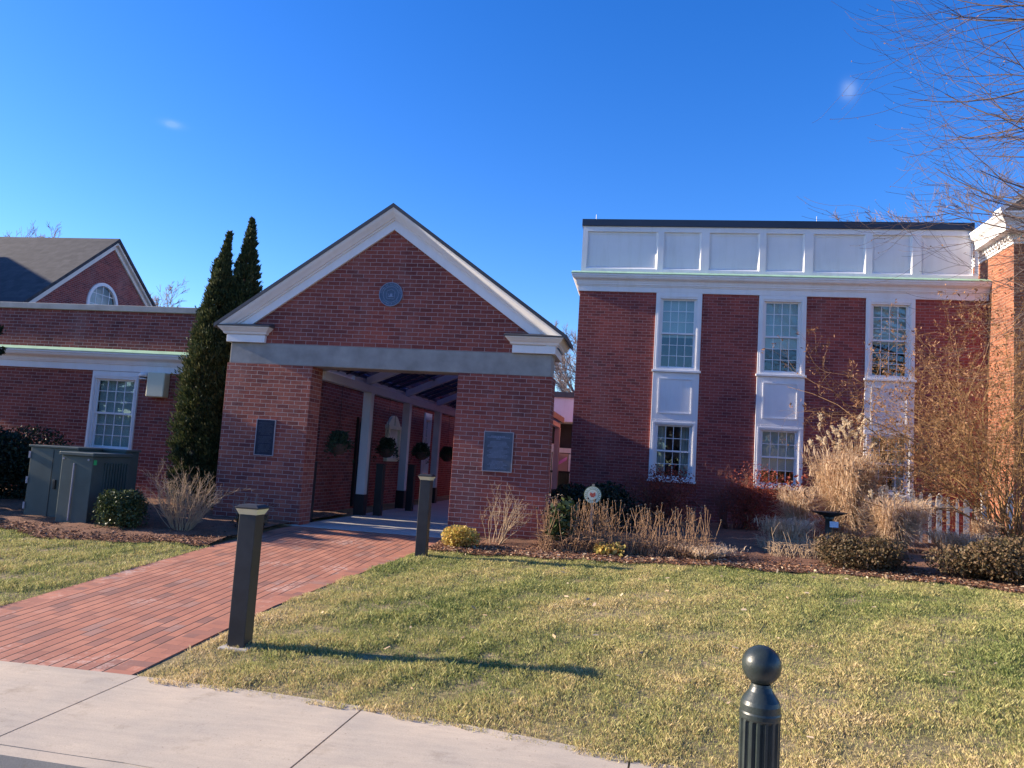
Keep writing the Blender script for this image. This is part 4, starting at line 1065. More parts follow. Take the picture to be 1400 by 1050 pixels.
# unseen cross wing added farther west so its ridge shades the slates
cw = thing("unseen_shading_wing", "unseen slate roofed wing added beyond the far left edge to shade the gabled house", "building", (-31, 19, 0))
cwp = [(-38, 4), (-31.4, 10.6), (-24.8, 4.0)]
MB().prism_y(cwp, 15.5, 24).build("roof", MT['shingle'], cw)
MB().box(-37.5, -25.3, 15.8, 23.9, 0, 3.99).build("wall", MT['brick_wing'], cw)

# ------------------------------------------------------------------ two-storey hall on the right
HY, HX0, HX1 = 18.5, -1.64, 7.5
hall = thing("brick_hall", "two-storey red brick hall with tall white window bays and panelled white parapet", "building", (3, HY, 0))
WB = [(.20, 1.27), (2.57, 3.63), (4.93, 5.98)]
holes = []
for a, b in WB: holes += [(a+.02, b-.02, 3.64, 5.40), (a+.02, b-.02, 1.08, 2.43)]
MB().wall_y(HX0, HX1, -.2, 5.5, HY, HY+.35, holes).build("front_wall", MT['brick_hall'], hall)
MB().box(HX0, HX0+.35, HY+.351, 34, -.2, 5.5).build("side_wall", MT['brick_hall'], hall)
cm_ = MB()
cornice(cm_, [(.035, 5.485), (.04, 5.61), (.055, 5.612), (.06, 5.64), (.078, 5.645), (.082, 5.685)]+ogee(.09, 5.69, .185, 5.835)+[(.198, 5.84), (.20, 5.885)], HX0, HX1, HY-.001, 1, 0, 15)
cm_.build("cornice", MT['white'], hall)
MB().add([(HX0-.215, HY-.215, 5.886), (HX1, HY-.215, 5.886), (HX1, HY-.001, 5.886), (HX0-.215, HY-.001, 5.886), (HX0-.215, HY-.215, 5.90), (HX1, HY-.215, 5.90), (HX1, HY-.004, 5.99), (HX0-.215, HY-.004, 5.99)],
         [(0, 3, 2, 1), (4, 5, 6, 7), (0, 1, 5, 4), (1, 2, 6, 5), (2, 3, 7, 6), (3, 0, 4, 7)]).build("copper_flashing", MT['copper'], hall)
pn = [(HX0+.12, WB[0][0]-.02), (WB[0][0]+.12, WB[0][1]-.07), (WB[0][1]+.12, WB[1][0]-.02), (WB[1][0]+.12, WB[1][1]-.07), (WB[1][1]+.12, WB[2][0]-.02), (WB[2][0]+.12, WB[2][1]-.07), (WB[2][1]+.12, HX1-.2)]
MB().wall_y(HX0+.0, HX1-.32, 5.945, 7.11, HY-.001, HY+.045, [(a, b, 6.06, 6.98) for a, b in pn]).build("parapet", MT['white'], hall, bevel=.004)
MB().box(HX0+.001, HX1-.33, HY+.046, HY+.2, 5.90, 7.10).build("parapet_panels", MT['white'], hall)
pm_ = MB()
for a, b in pn:
    e = .035
    pm_.box(a+.05, b-.05, HY+.036, HY+.0459, 6.11, 6.125).box(a+.05, b-.05, HY+.036, HY+.0459, 6.915, 6.93).box(a+.05, a+.065, HY+.036, HY+.0459, 6.126, 6.914).box(b-.065, b-.05, HY+.036, HY+.0459, 6.126, 6.914)
pm_.build("panel_mouldings", MT['white'], hall)
for a, b in pn:     # right and bottom panel edges, sloped to catch the grazing sun as bright slivers
    w_ = MB(); e = .055; y0_, y1_ = HY-.0005, HY+.0458
    w_.add([(b, y0_, 6.06), (b, y0_, 6.98), (b-e, y1_, 6.98), (b-e, y1_, 6.06), (b, y1_, 6.06), (b, y1_, 6.98)], [(0, 1, 2, 3), (0, 3, 4), (1, 5, 2)])
    w_.add([(a, y0_, 6.06), (b-.001, y0_, 6.06), (b-e, y1_, 6.06+e), (a, y1_, 6.06+e)], [(0, 1, 2, 3)])
    w_.build("sun_catching_bevel", MT['white'], hall)
MB().box(HX0-.03, HX1-.29, HY-.04, HY+.35, 7.11, 7.28).build("roof_edge", MT['cap_metal'], hall, bevel=.006)
for x_ in (-1.35, 3.85): MB().tube((x_, HY+.2, 7.28), (x_, HY+.2, 7.47), .006, 5).tube((x_, HY+.2, 7.281), (x_, HY+.2, 7.30), .02, 6).build("lightning_rod", MT['plaque_rim'], hall)
MB().box(HX0+.36, HX1, HY+.36, 34, 5.30, 5.45).build("flat_roof", MT['roof_metal'], hall)
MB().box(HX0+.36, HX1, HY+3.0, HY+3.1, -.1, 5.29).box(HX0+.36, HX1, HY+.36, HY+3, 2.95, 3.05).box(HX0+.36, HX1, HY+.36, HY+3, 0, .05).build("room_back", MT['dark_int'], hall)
for i, (a, b) in enumerate(WB):
    sash_window(hall, a, b, 3.63, 5.484, HY, 3, 3, casing=.11, head=.14, blind='blind', blind_frac=(.55, .66, .55)[i], sill=True, label="upper window, %s" % ("blind drawn halfway down", "blind drawn two thirds down", "half hidden by the orange shrub")[i])
    sash_window(hall, a, b, 1.05, 2.46, HY, 2, 2, casing=.11, head=.12, blind=(None, 'blind', None)[i], blind_frac=.75, curtains=(i != 1), sill=True, label="ground floor window, %s" % ("dark panes with parted curtains", "with pale blind", "behind tall dry grass")[i])
    # panel between the floors
    p_ = MB().box(a, b, HY-.03, HY-.001, 2.462, 3.578)
    p_.build("spandrel_panel", MT['white'], hall, bevel=.004)
    q_ = MB(); x0_, x1_, z0_, z1_ = a+.14, b-.14, 2.60, 3.44
    q_.box(x0_, x1_, HY-.046, HY-.031, z0_, z0_+.03).box(x0_, x1_, HY-.046, HY-.031, z1_-.03, z1_).box(x0_, x0_+.03, HY-.0455, HY-.031, z0_+.03, z1_-.03).box(x1_-.03, x1_, HY-.0455, HY-.031, z0_+.03, z1_-.03)
    q_.build("panel_moulding", MT['white'], hall)

# corner building with a sunlit side wall
KX, KY = 7.5, 17.28
cb = thing("corner_brick_building", "sunlit orange brick corner with white dentilled cornice at the right edge", "building", (KX+4, KY+2, 0))
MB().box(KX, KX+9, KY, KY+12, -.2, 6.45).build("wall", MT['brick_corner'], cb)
c_ = MB()
def corner_run(prof):
    pts = [(0.0, prof[0][1])]+prof+[(0.0, prof[-1][1])]
    for (p0, z0), (p1, z1) in zip(pts[:-1], pts[1:]):
        c_.add([(KX-p0, KY-p0, z0), (KX+9, KY-p0, z0), (KX+9, KY-p1, z1), (KX-p1, KY-p1, z1)], [(0, 1, 2, 3)])
        c_.add([(KX-p0, KY+12, z0), (KX-p0, KY-p0, z0), (KX-p1, KY-p1, z1), (KX-p1, KY+12, z1)], [(0, 1, 2, 3)])
corner_run([(.02, 6.45), (.02, 6.50), (.05, 6.51), (.05, 6.655), (.27, 6.66), (.27, 6.75)]+ogee(.28, 6.76, .38, 6.98)+[(.40, 6.99), (.40, 7.03)])
c_.build("cornice", MT['white'], cb)
d_ = MB()
for k in range(26): d_.box(KX-.11, KX-.051, KY-.05+k*.14, KY+.03+k*.14, 6.56, 6.645)
for k in range(30): d_.box(KX+.10+k*.14, KX+.18+k*.14, KY-.11, KY-.051, 6.56, 6.645)
tag(d_.build("dentils", MT['white'], cb))
MB().prism_y([(KX-.40, 7.031), (KX+9.4, 7.031), (KX+4.5, 10.7)], KY+.3, KY+12.5).build("roof", MT['shingle'], cb)
MB().prism_y([(KX-.05, 7.032), (KX+9.05, 7.032), (KX+4.5, 10.3)], KY-.02, KY+.29).build("pediment", MT['white'], cb)
for s in (-1, 1):
    x0_ = KX+4.5+s*4.92; p = [(x0_, 7.032), (KX+4.5, 10.42), (KX+4.5, 10.80), (x0_, 7.10)]
    if s > 0: p = p[::-1]
    MB().prism_y(p, KY-.40, KY-.03).build("rake", MT['white'], cb)

# ------------------------------------------------------------------ buildings at the end of the passage
far = thing("flat_roofed_pavilion", "flat-roofed building with deep white fascia seen past the portico's right side", "building", (-1, 34, 0))
FY = 33.0
MB().box(-9, 1.5, FY-1.2, FY+6, 3.0, 4.0).build("white_fascia", MT['white'], far)
MB().box(-9.1, 1.6, FY-1.3, FY+6.1, 4.0, 4.22).build("dark_roof_edge", MT['roof_metal'], far)
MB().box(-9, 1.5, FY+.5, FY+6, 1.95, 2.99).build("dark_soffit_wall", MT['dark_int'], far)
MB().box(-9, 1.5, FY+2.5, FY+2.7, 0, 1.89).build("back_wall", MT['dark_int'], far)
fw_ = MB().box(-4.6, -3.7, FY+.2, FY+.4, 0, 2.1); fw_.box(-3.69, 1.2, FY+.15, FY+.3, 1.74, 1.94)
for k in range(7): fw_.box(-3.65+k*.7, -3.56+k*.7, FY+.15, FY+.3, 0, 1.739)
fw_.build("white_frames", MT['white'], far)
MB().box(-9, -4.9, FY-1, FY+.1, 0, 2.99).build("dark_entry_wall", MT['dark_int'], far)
rl = tag(MB().box(-2.6, 1.2, 27.4, 27.46, .92, 1.0).box(-2.6, 1.2, 27.4, 27.46, .1, .14).build, None) if False else None
rail = MB().box(-3.6, -1.7, 26.9, 26.95, .95, 1.02)
for k in range(11): rail.box(-3.6+k*.18, -3.58+k*.18, 26.91, 26.93, .0, .95)
tag(rail.build("railing", MT['black_metal'], loc=(-2.6, 26.9, 0)), "black metal railing in the gap between the portico and the hall", "railing")
bn = thing("hanging_banner", "small pink and white patterned banner beyond the railing in the gap", "banner", (-3.1, 31, 1.3))
MB().box(-3.45, -2.85, 31, 31.03, .95, 1.68).build("cloth", MT['orange_wall'], bn)
MB().box(-2.83, -2.55, 31, 31.03, .95, 1.66).build("white_cloth", MT['curtain'], bn)
MB().add([(-3.4, 30.99, 1.1), (-2.9, 30.99, 1.42), (-2.9, 30.99, 1.55), (-3.4, 30.99, 1.25)], [(0, 1, 2, 3)]).build("pink_stripe", MT['pink'], bn)
MB().tube((-3.5, 31, 0), (-3.5, 31, 1.72), .025).build("pole", MT['black_metal'], bn)
MB().tube((-2.5, 31, 0), (-2.5, 31, 1.72), .025).build("pole", MT['black_metal'], bn)

# ------------------------------------------------------------------ utility cabinets
ut = thing("utility_cabinet", "dark green steel utility cabinet pair on the mulch before the window", "cabinet", (-8.4, 10.6, -.14))
z0c, ztA, ztB = -.14, 1.06, 1.0
MB().box(-9.09, -8.29, 10.4, 11.25, z0c, ztA-.03).box(-8.289, -7.88, 10.92, 11.249, z0c, ztA-.031).build("rear_cabinet", MT['cabinet'], ut, bevel=.006)
MB().box(-9.11, -8.27, 10.37, 11.27, ztA-.03, ztA).box(-8.269, -7.86, 10.90, 11.269, ztA-.0301, ztA-.0002).build("rear_lid", MT['cabinet'], ut, bevel=.004)
MB().box(-8.26, -7.76, 10.05, 10.88, z0c, ztB-.05).build("front_cabinet", MT['cabinet'], ut, bevel=.008)
MB().box(-8.28, -7.73, 10.01, 10.90, ztB-.05, ztB).build("front_lid", MT['cabinet'], ut, bevel=.008)
MB().box(-8.9, -7.6, 9.95, 11.3, -.2, z0c).build("pad", MT['slab'], ut)
for z_ in (.1, .48, .86): MB().box(-9.11, -9.08, 10.385, 10.41, z_, z_+.10).build("hinge", MT['plaque_rim'], ut)
MB().box(-8.05, -8.035, 10.025, 10.049, .02, ztB-.16).build("door_strip", MT['plaque_rim'], ut, bevel=.003)
for k in range(9):
    MB().box(-7.7595, -7.735, 10.30+k*.062, 10.315+k*.062, .02, ztB-.14).build("cooling_fin", MT['cabinet'], ut, bevel=.002)
MB().box(-8.70, -8.694, 10.394, 10.3995, z0c+.03, ztA-.06).build("door_seam", MT['black_metal'], ut)
MB().box(-8.64, -8.60, 10.375, 10.3995, .42, .56).build("latch", MT['black_metal'], ut, bevel=.004)
MB().tube((-8.22, 10.047, .90), (-8.22, 10.03, .90), .014, 8).tube((-7.82, 10.047, .90), (-7.82, 10.03, .90), .014, 8).build("lid_bolts", MT['plaque_rim'], ut)
MB().box(-7.758, -7.7545, 10.07, 10.13, ztB-.17, ztB-.10).build("green_sticker", MT['sticker_green'], ut)

# ------------------------------------------------------------------ plants
def shrub_bare(name, label, loc, h, spread, stems, seed, m, depth=2, r=.008, cat='shrub', kids=(3, 5), group=None, wob=.14, up=.03):
    rg = np.random.default_rng(seed); out = []; x, y = loc[:2]; z = gz(x, y) if len(loc) < 3 else loc[2]
    for i in range(stems):
        a = rg.random()*6.28; sp = spread*(rg.random()**.6)
        d = (math.cos(a)*sp/h, math.sin(a)*sp/h*.8, 1.0)
        branch(rg, (x+math.cos(a)*.08*spread*2, y+math.sin(a)*.08, z+.02), d, h*(.6+.4*rg.random()), r*(.7+.5*rg.random()), depth, out, kids, 6, wob, up, .45, .55, .35)
    V, F = tubes(out, 4)
    o = fast(name, V, F, m, loc=(x, y, z)); return tag(o, label, cat, group)
shrub_bare("bare_shrub", "bare tan twiggy shrub between the boxwood and the left brick pier", (-6.40, 10.25), .88, .70, 60, 3, MT['stem_tan'], 2, .007)
shrub_bare("bare_shrub", "bare pale shrub against the base of the right brick pier", (-2.06, 11.25), .80, .60, 16, 4, MT['stem_tan'], 2, .0065)
shrub_bare("bare_shrub", "thin grey bare twigs below the front of the arborvitae pair", (-5.95, 11.3), .5, .5, 14, 5, MT['stem_grey'], 2, .005)

def leafy(name, label, loc, rx, ry, h, n, size, m, seed, cat='shrub', shell=.45, group=None, stems=True, trunkmat='stem_brown', base_z=None, D=None, flat=0.0):
    rg = np.random.default_rng(seed); x, y = loc; z = gz(x, y)+.03 if base_z is None else base_z
    t = thing(name, label, cat, (x, y, z), group)
    # several lobes make the outline uneven
    nl = 14; C = []
    per = n//nl
    for i in range(nl):
        a = rg.random()*6.28; q = rg.random()**.5*.62; lz = .28+.5*rg.random()
        c = np.array([x+rx*q*math.cos(a), y+ry*q*math.sin(a), z+h*lz]); s = (.30+.22*rg.random())
        u = rg.normal(size=(per, 3)); u /= np.linalg.norm(u, axis=1, keepdims=True); rr = (shell+(1-shell)*rg.random(per)**.6)[:, None]
        C.append(c+u*rr*np.array([rx*s*1.5, ry*s*1.5, h*s*.95]))
    C = np.concatenate(C); C = C[C[:, 2] > z+.01]
    if flat: C[:, 2] = np.minimum(C[:, 2], z+h*flat+rg.normal(size=len(C))*.02)
    V, F = leaves(rg, C, size, 1.7, D, .6); fast("foliage", V, F, MT[m], t)
    out = []
    for i in range(9):
        a = rg.random()*6.28; branch(rg, (x, y, z-.03), (math.cos(a)*rx/h*.7, math.sin(a)*ry/h*.7, 1), h*.75, .009, 1, out, (3, 4), 5, .12, .02)
    V, F = tubes(out, 4); fast("stems", V, F, MT[trunkmat], t)
    return t
leafy("boxwood", "small dark green boxwood at the right end of the utility cabinet", (-7.22, 10.10), .33, .32, .56, 9000, .021, 'box', 7, flat=.95)
leafy("dwarf_shrub", "small yellow-leaved shrub at the foot of the right pier beside the far bollard", (-2.46, 10.85), .27, .22, .26, 2600, .026, 'yellowleaf', 8)
leafy("dwarf_shrub", "low brown and yellow shrub at the foot of the left pier", (-5.62, 10.85), .28, .22, .26, 3000, .024, 'brownshrub', 9)
leafy("rounded_shrub", "brown-green rounded shrub in front of the birdbath", (3.0, 11.15), .50, .42, .40, 14000, .023, 'brownshrub', 10)
leafy("rounded_shrub", "wide browned shrub before the picket fence at the right edge", (4.55, 10.85), .72, .5, .50, 20000, .023, 'brownshrub', 11)
leafy("dark_evergreen_shrub", "low dark evergreen bush behind the round garden sign", (-.75, 14.6), .85, .6, .88, 15000, .036, 'yew', 12)
leafy("yew_hedge", "large dark yew mass behind the utility cabinet at the left edge", (-11.35, 12.3), 1.15, .8, 1.2, 36000, .032, 'yew', 13)
leafy("red_twig_shrub", "dusky red shrub below the left ground floor window of the hall", (.45, 16.6), .85, .5, 1.2, 4200, .026, 'redleaf', 14)
leafy("red_twig_shrub", "wide reddish-brown shrub between the two ground floor windows", (2.2, 16.8), .95, .5, 1.3, 4800, .026, 'redleaf', 15)
leafy("red_twig_shrub", "bright red leafed shrub just under the middle ground floor window", (3.05, 16.9), .45, .4, 1.15, 500, .045, 'redleaf', 16)
leafy("green_perennial", "tuft of fresh green leaves among dead stalks right of the pier", (-1.1, 11.2), .22, .2, .62, 700, .05, 'box', 17)
leafy("green_perennial", "low bright green tuft in the mulch in front of the garden sign", (-.35, 10.95), .2, .15, .16, 500, .04, 'yellowleaf', 18)

shrub_bare("red_twig_thicket", "hazy reddish bare twig thicket along the wall under the left ground floor window", (.2, 16.6), 1.15, .9, 60, 91, MT['stem_red'], 2, .006)
shrub_bare("red_twig_thicket", "hazy reddish bare twig thicket along the wall between the ground floor windows", (1.95, 16.8), 1.25, 1.0, 60, 92, MT['stem_red'], 2, .006)
def thuja(loc, h, r, seed, label, lean=0, tips2=()):
    rg = np.random.default_rng(seed); x, y = loc; z = 0
    t = thing("arborvitae", label, "tree", (x, y, z), "columnar arborvitae pair")
    nc = int(1700*h/5.5); per = 46
    hh = rg.random(nc)**.88; th = rg.random(nc)*6.28
    prof = np.interp(hh, [0, .06, .25, .5, .7, .85, .94, 1], [.70, .88, 1.0, .86, .58, .30, .12, .0])
    lob = 1+.10*np.sin(th*3+hh*7+seed)+.07*np.sin(th*7-hh*23)+.10*rg.normal(size=nc)*.6
    rr = r*prof*lob*(.62+.40*rg.random(nc)**.5)
    cc = np.stack([x+rr*np.cos(th)+lean*hh*hh, y+rr*np.sin(th), z+.12+hh*h], 1)
    if tips2:
        for tx_, tz_, tr_ in tips2:
            k_ = 90; u_ = rg.random(k_)**.8; a_ = rg.random(k_)*6.28; q_ = tr_*(1-u_)*(.6+.4*rg.random(k_)); cc = np.concatenate([cc, np.stack([x+tx_+q_*np.cos(a_), y+q_*np.sin(a_), tz_-1.3+1.3*u_], 1)])
            th = np.concatenate([th, a_])
    out_ = np.stack([np.cos(th), np.sin(th), .9+0*th], 1); out_ /= np.linalg.norm(out_, axis=1, keepdims=True)
    scl = np.clip((h+.15-(cc[:, 2]-z))/h*2.4, .30, 1.0)[:, None]
    t_ = rg.random((len(cc), per)); fan = rg.normal(size=(len(cc), per, 3))*.036*((.5+t_)*scl)[..., None]
    C = (cc[:, None]+out_[:, None]*((t_*.16-.07)*scl)[..., None]+fan).reshape(-1, 3)
    D = (np.repeat(out_[:, None], per, 1)+fan*9+np.array([0, 0, .5])).reshape(-1, 3)
    V, F = leaves(rg, C, .023, 3.0, D/np.linalg.norm(D, axis=1, keepdims=True), .22); fast("foliage", V, F, MT['thuja'], t)
    MB().frustum(x, y, 0, h*.9, .09, .09, .02, .02).build("trunk", MT['bark'], t)
    out = []
    for i in range(60):
        a = rg.random()*6.28; q = .1+.8*rg.random(); rad = r*float(np.interp(q, [0, .25, .5, .8, 1], [.7, .9, .8, .4, .05]))
        branch(rg, (x, y, q*h), (math.cos(a), math.sin(a), 1.6), rad*1.5, .014, 0, out, segs=4)
    V, F = tubes(out, 4); fast("limbs", V, F, MT['bark'], t)
thuja((-7.70, 13.6), 5.5, .51, 31, "taller columnar arborvitae, close behind the portico's left shoulder", .05)
thuja((-8.22, 13.4), 5.15, .41, 32, "shorter columnar arborvitae, on the window side of its taller twin", .24, [(.02, 4.75, .22)])

# conifer reaching in from the left edge
rg = np.random.default_rng(77)
ev = thing("dark_conifer", "dark conifer boughs entering at the left edge above the yew", "tree", (-13.0, 11.6, 0))
MB().frustum(-13.0, 11.6, 0, 4.6, .14, .14, .05, .05).build("trunk", MT['bark'], ev)
out = []; Cs = []; Ds = []
for i in range(52):
    q = .5+3.4*rg.random(); a = rg.random()*6.28
    ln = 2.2*(1.1-q/5.2)*(.8+.3*rg.random()); b = []
    branch(rg, (-13.0, 11.6, q), (math.cos(a), math.sin(a), .10), ln, .025, 1, b, (5, 8), 7, .08, .0, .38, .8, .3)
    out += b
    for P, R_ in b:
        for _ in range(3):
            for k in range(len(P)-1):
                tt = rg.random(8)[:, None]; Cs.append(P[k]*(1-tt)+P[k+1]*tt+rg.normal(size=(8, 3))*.03); Ds.append(np.repeat((P[k+1]-P[k])[None]/np.linalg.norm(P[k+1]-P[k]), 8, 0))
V, F = tubes(out, 4); fast("limbs", V, F, MT['bark'], ev)
C = np.concatenate(Cs); D = np.concatenate(Ds); V, F = leaves(rg, C, .045, 2.6, D, .55); fast("foliage", V, F, MT['yew'], ev)

# dead flower stalks, one clump per patch
def stalks(label, x0, x1, y0, y1, n, h, seed, heads=True, m='stem_brown'):
    rg = np.random.default_rng(seed); cx, cy = (x0+x1)/2, (y0+y1)/2
    t = thing("dead_flower_stalks", label, "dead plants", (cx, cy, gz(cx, cy)))
    out = []; hd = MB()
    for i in range(n):
        x = x0+(x1-x0)*rg.random(); y = y0+(y1-y0)*rg.random(); z = gz(x, y)+.03; hh = h*(.35+.72*rg.random()**.8)
        P = [np.array([x, y, z])]; d = np.array([rg.normal()*.16, rg.normal()*.14, 1.])
        for k in range(4):
            d = d+rg.normal(size=3)*.075; P.append(P[-1]+d/np.linalg.norm(d)*hh/4)
        out.append((np.array(P), np.array([.0042, .0038, .0034, .003, .0026])))
        if rg.random() < .6: 
            k = rg.integers(1, 4); b = [P[k], P[k]+np.array([rg.normal()*.05, rg.normal()*.05, .10]), P[k]+np.array([rg.normal()*.08, rg.normal()*.08, .2])]; out.append((np.array(b), np.array([.003, .0025, .002])))
        if heads and rg.random() < .75:
            p = P[-1]; rr = .013+.006*rg.random(); hd.lathe([(rr*.5, p[2]-.006), (rr, p[2]+.004), (rr*.8, p[2]+.016), (.002, p[2]+.022)], p[0], p[1], 6)
    for i in range(n*9):   # shrivelled basal leaves
        x = x0+(x1-x0)*rg.random(); y = y0+(y1-y0)*rg.random(); z = gz(x, y)+.03; a = rg.random()*6.28; l = .12+.18*rg.random()
        P = [np.array([x, y, z]), np.array([x+.3*l*math.cos(a), y+.3*l*math.sin(a), z+l*.7]), np.array([x+.8*l*math.cos(a), y+.8*l*math.sin(a), z+l*.75])]
        out.append((np.array(P), np.array([.0035, .004, .001])))
    V, F = tubes(out, 4); fast("stalks", V, F, MT[m], t)
    if heads and hd.v: hd.build("seed_heads", MT['berry'], t)
stalks("dense dead brown flower stalks beside the right corner of the portico", -1.35, -.25, 10.95, 11.9, 170, .70, 41)
stalks("dead upright stalks with dark round seed heads left of the bare bed gap", -.15, 1.0, 11.0, 12.2, 120, .66, 42)
stalks("low dry stalks in the shaded bed near the rounded brown shrub", 1.9, 2.7, 11.6, 13.2, 45, .45, 43, False, 'stem_tan')

def grass_clump(label, x, y, h, spread, n, seed, plumes=0, name="ornamental_grass", droop=.5, z=None):
    rg = np.random.default_rng(seed); z = gz(x, y) if z is None else z
    t = thing(name, label, "ornamental grass", (x, y, z))
    k = 6; a = rg.random(n)*6.283; lobe = 1+.22*np.sin(a*3+seed)+.18*np.sin(a*7+seed*2); H0 = h*(.92*rg.random(n)**1.15)*(.75+.25*lobe)*(.72+.28*rg.random(n)); rr = spread*(.15+.75*np.clip(H0/h, 0, 1))*lobe*rg.random(n)**.5
    L_ = np.minimum(h*.55, .25+.35*rg.random(n))*np.clip(1.25-H0/h*.8, .4, 1.2)
    T = np.linspace(0, 1, k); a2 = a+rg.normal(size=n)*1.1; o_ = L_*(.2+.75*rg.random(n)); W = .0045+.005*rg.random(n)
    px = (x+rr*np.cos(a))[:, None]+np.cos(a2)[:, None]*o_[:, None]*T**1.7; py = (y+rr*np.sin(a))[:, None]+np.sin(a2)[:, None]*o_[:, None]*T**1.7
    pz = z+H0[:, None]+L_[:, None]*(T*1.25-(.35+.9*rg.random(n))[:, None]*T**2.6)
    wx = -np.sin(a2)[:, None]*W[:, None]*(1-T*.8)+0*px; wy = np.cos(a2)[:, None]*W[:, None]*(1-T*.8)+0*px
    A = np.stack([px-wx, py-wy, pz], -1); B = np.stack([px+wx, py+wy, pz+.003], -1)
    V = np.stack([A, B], 2).reshape(-1, 3)
    i = (np.arange(n)*k*2)[:, None]+np.arange(k-1)[None]*2
    F = np.stack([i, i+1, i+3, i+2], -1).reshape(-1, 4)
    fast("blades", V, F, MT['miscanthus'], t)
    out = []
    for j in range(int(70*spread)+20):
        a_ = rg.random()*6.28; l = h*(.55+.5*rg.random()); s_ = spread*.62*rg.random()**.6
        out.append((np.array([[x+(.1+s_*u**1.5)*math.cos(a_), y+(.1+s_*u**1.5)*math.sin(a_), z+l*u] for u in (0, .25, .5, .75, 1)]), np.linspace(.0045, .0025, 5)))
    V, F = tubes(out, 4); fast("stalks", V, F, MT['stem_tan'], t)
    if plumes:
        out = []; C = []; D = []
        for j in range(plumes):
            a_ = rg.random()*6.28; l = h*(1.0+.30*rg.random()); s = spread*.75*rg.random()
            P = [np.array([x+.1*math.cos(a_), y+.1*math.sin(a_), z])]
            for q in range(1, 7):
                u = q/6; P.append(np.array([x+(.1+s*u**1.8)*math.cos(a_), y+(.1+s*u**1.8)*math.sin(a_), z+l*u-.06*u**4]))
            P = np.array(P); out.append((P, np.linspace(.004, .0018, 7)))
            d = P[-1]-P[-2]; d /= np.linalg.norm(d); side = np.array([1., 0, -.6]) if rg.random() < .6 else np.array([-.8, 0, -.5])
            m_ = 110; u = rg.random(m_)[:, None]; wd = .022*np.sin(np.clip(u, .08, 1)*3.0)
            C.append(P[-1]-d*.06+d*u*.17+side*u*u*.05+rg.normal(size=(m_, 3))*wd); D.append(np.repeat((d+.4*side)[None], m_, 0)+rg.normal(size=(m_, 3))*.3)
        V, F = tubes(out, 4); fast("flower_stems", V, F, MT['stem_tan'], t)
        V, F = leaves(rg, np.concatenate(C), .016, 2.6, np.concatenate(D), .3); fast("plumes", V, F, MT['plume'], t)
grass_clump("tallest dry ornamental grass with fluffy plumes before the hall's right bays", 3.80, 15.2, 1.85, .85, 7500, 51, 26)
grass_clump("dry tan grass clump half in shade right of the plumed grass", 4.15, 13.7, .90, .58, 4200, 52, 4)
grass_clump("loose dry grass in front of the white picket fence", 5.0, 13.5, .42, .60, 2200, 53, 0)
grass_clump("dry grass falling against the pickets near the gate post", 5.75, 14.4, .62, .22, 700, 54, 1)
grass_clump("narrow shaded tan grass clump below the middle ground floor window", 2.95, 15.3, 1.0, .40, 1500, 55, 0)
grass_clump("short shaded dry grass left of the birdbath", 2.45, 13.6, .50, .6, 1500, 56, 0)
grass_clump("flattened dry grass in front of the dead seed-head stalks", .9, 11.2, .22, .7, 1200, 57, 0)

# orange-stemmed arching shrub
rg = np.random.default_rng(61); out = []; tips = []
wx, wy = 6.40, 14.7
ws = thing("arching_orange_shrub", "tall arching shrub with orange stems and clinging dead leaves, before the sunlit brick corner", "shrub", (wx, wy, gz(wx, wy)))
for i in range(64):
    a = math.pi + rg.normal()*1.0; sp = .06+.50*rg.random()
    d = (math.cos(a)*sp, math.sin(a)*sp*.8, 1.15)
    branch(rg, (wx+rg.normal()*.18, wy+rg.normal()*.15, gz(wx, wy)), d, 2.9+2.1*rg.random(), .016*(.5+.6*rg.random()), 2, out, (7, 10), 9, .20, -.030, .38, .85, .25, tips=tips, kid_from=.30)
V, F = tubes(out, 4); fast("stems", V, F, MT['stem_orange'], ws)
C = []; D = []
for P, d in tips:
    if rg.random() < .55:
        n = rg.integers(3, 8); C.append(P[None]+rg.normal(size=(n, 3))*.04-np.array([0, 0, .03])); D.append(np.repeat(np.array([[0, 0, -1.]]), n, 0))
V, F = leaves(rg, np.concatenate(C), .022, 3.0, np.concatenate(D), .7); fast("dead_leaves", V, F, MT['deadleaf'], ws)

# bare street tree at the right, trunk outside the photo
rg = np.random.default_rng(62); out = []; tips = []
tx, ty = 8.3, 10.8
bt = thing("bare_tree", "bare tree whose fine drooping branches enter at the upper right", "tree", (tx, ty, 0))
TP = [np.array([tx, ty, -.1]), np.array([tx+.05, ty, 1.8]), np.array([tx-.05, ty+.05, 3.6]), np.array([tx+.05, ty, 5.6]), np.array([tx, ty, 7.8]), np.array([tx+.1, ty, 10])]
V, F = tubes([(np.array(TP), np.array([.26, .22, .19, .15, .10, .05]))], 12); fast("trunk", V, F, MT['bark'], bt)
def limb(p, d, length, r, level, sag):
    P = [np.array(p, float)]; R_ = [r]; d = np.array(d, float); d /= np.linalg.norm(d); K = 12
    for i in range(K):
        u = i/K
        d = d+rg.normal(size=3)*.055+np.array([0, 0, (-sag*1.5 if u < .5 else sag*2.9)]); d /= np.linalg.norm(d)
        P.append(P[-1]+d*length/K); R_.append(max(.0021, r*(1-.86*(i+1)/K)))
    out.append((np.array(P), np.array(R_)))
    if level > 0:
        for _ in range(rg.integers(5, 9)):
            k = rg.integers(2, K); dd = P[k+1]-P[k]; dd /= np.linalg.norm(dd); s = rg.normal(size=3); s -= dd*np.dot(s, dd); s /= np.linalg.norm(s)
            limb(P[k], dd*.85+s*.5, length*.42*(.7+.6*rg.random()), R_[k]*.6, level-1, sag*1.0)
    else: tips.append(P[-1]); tips.append(P[-4])
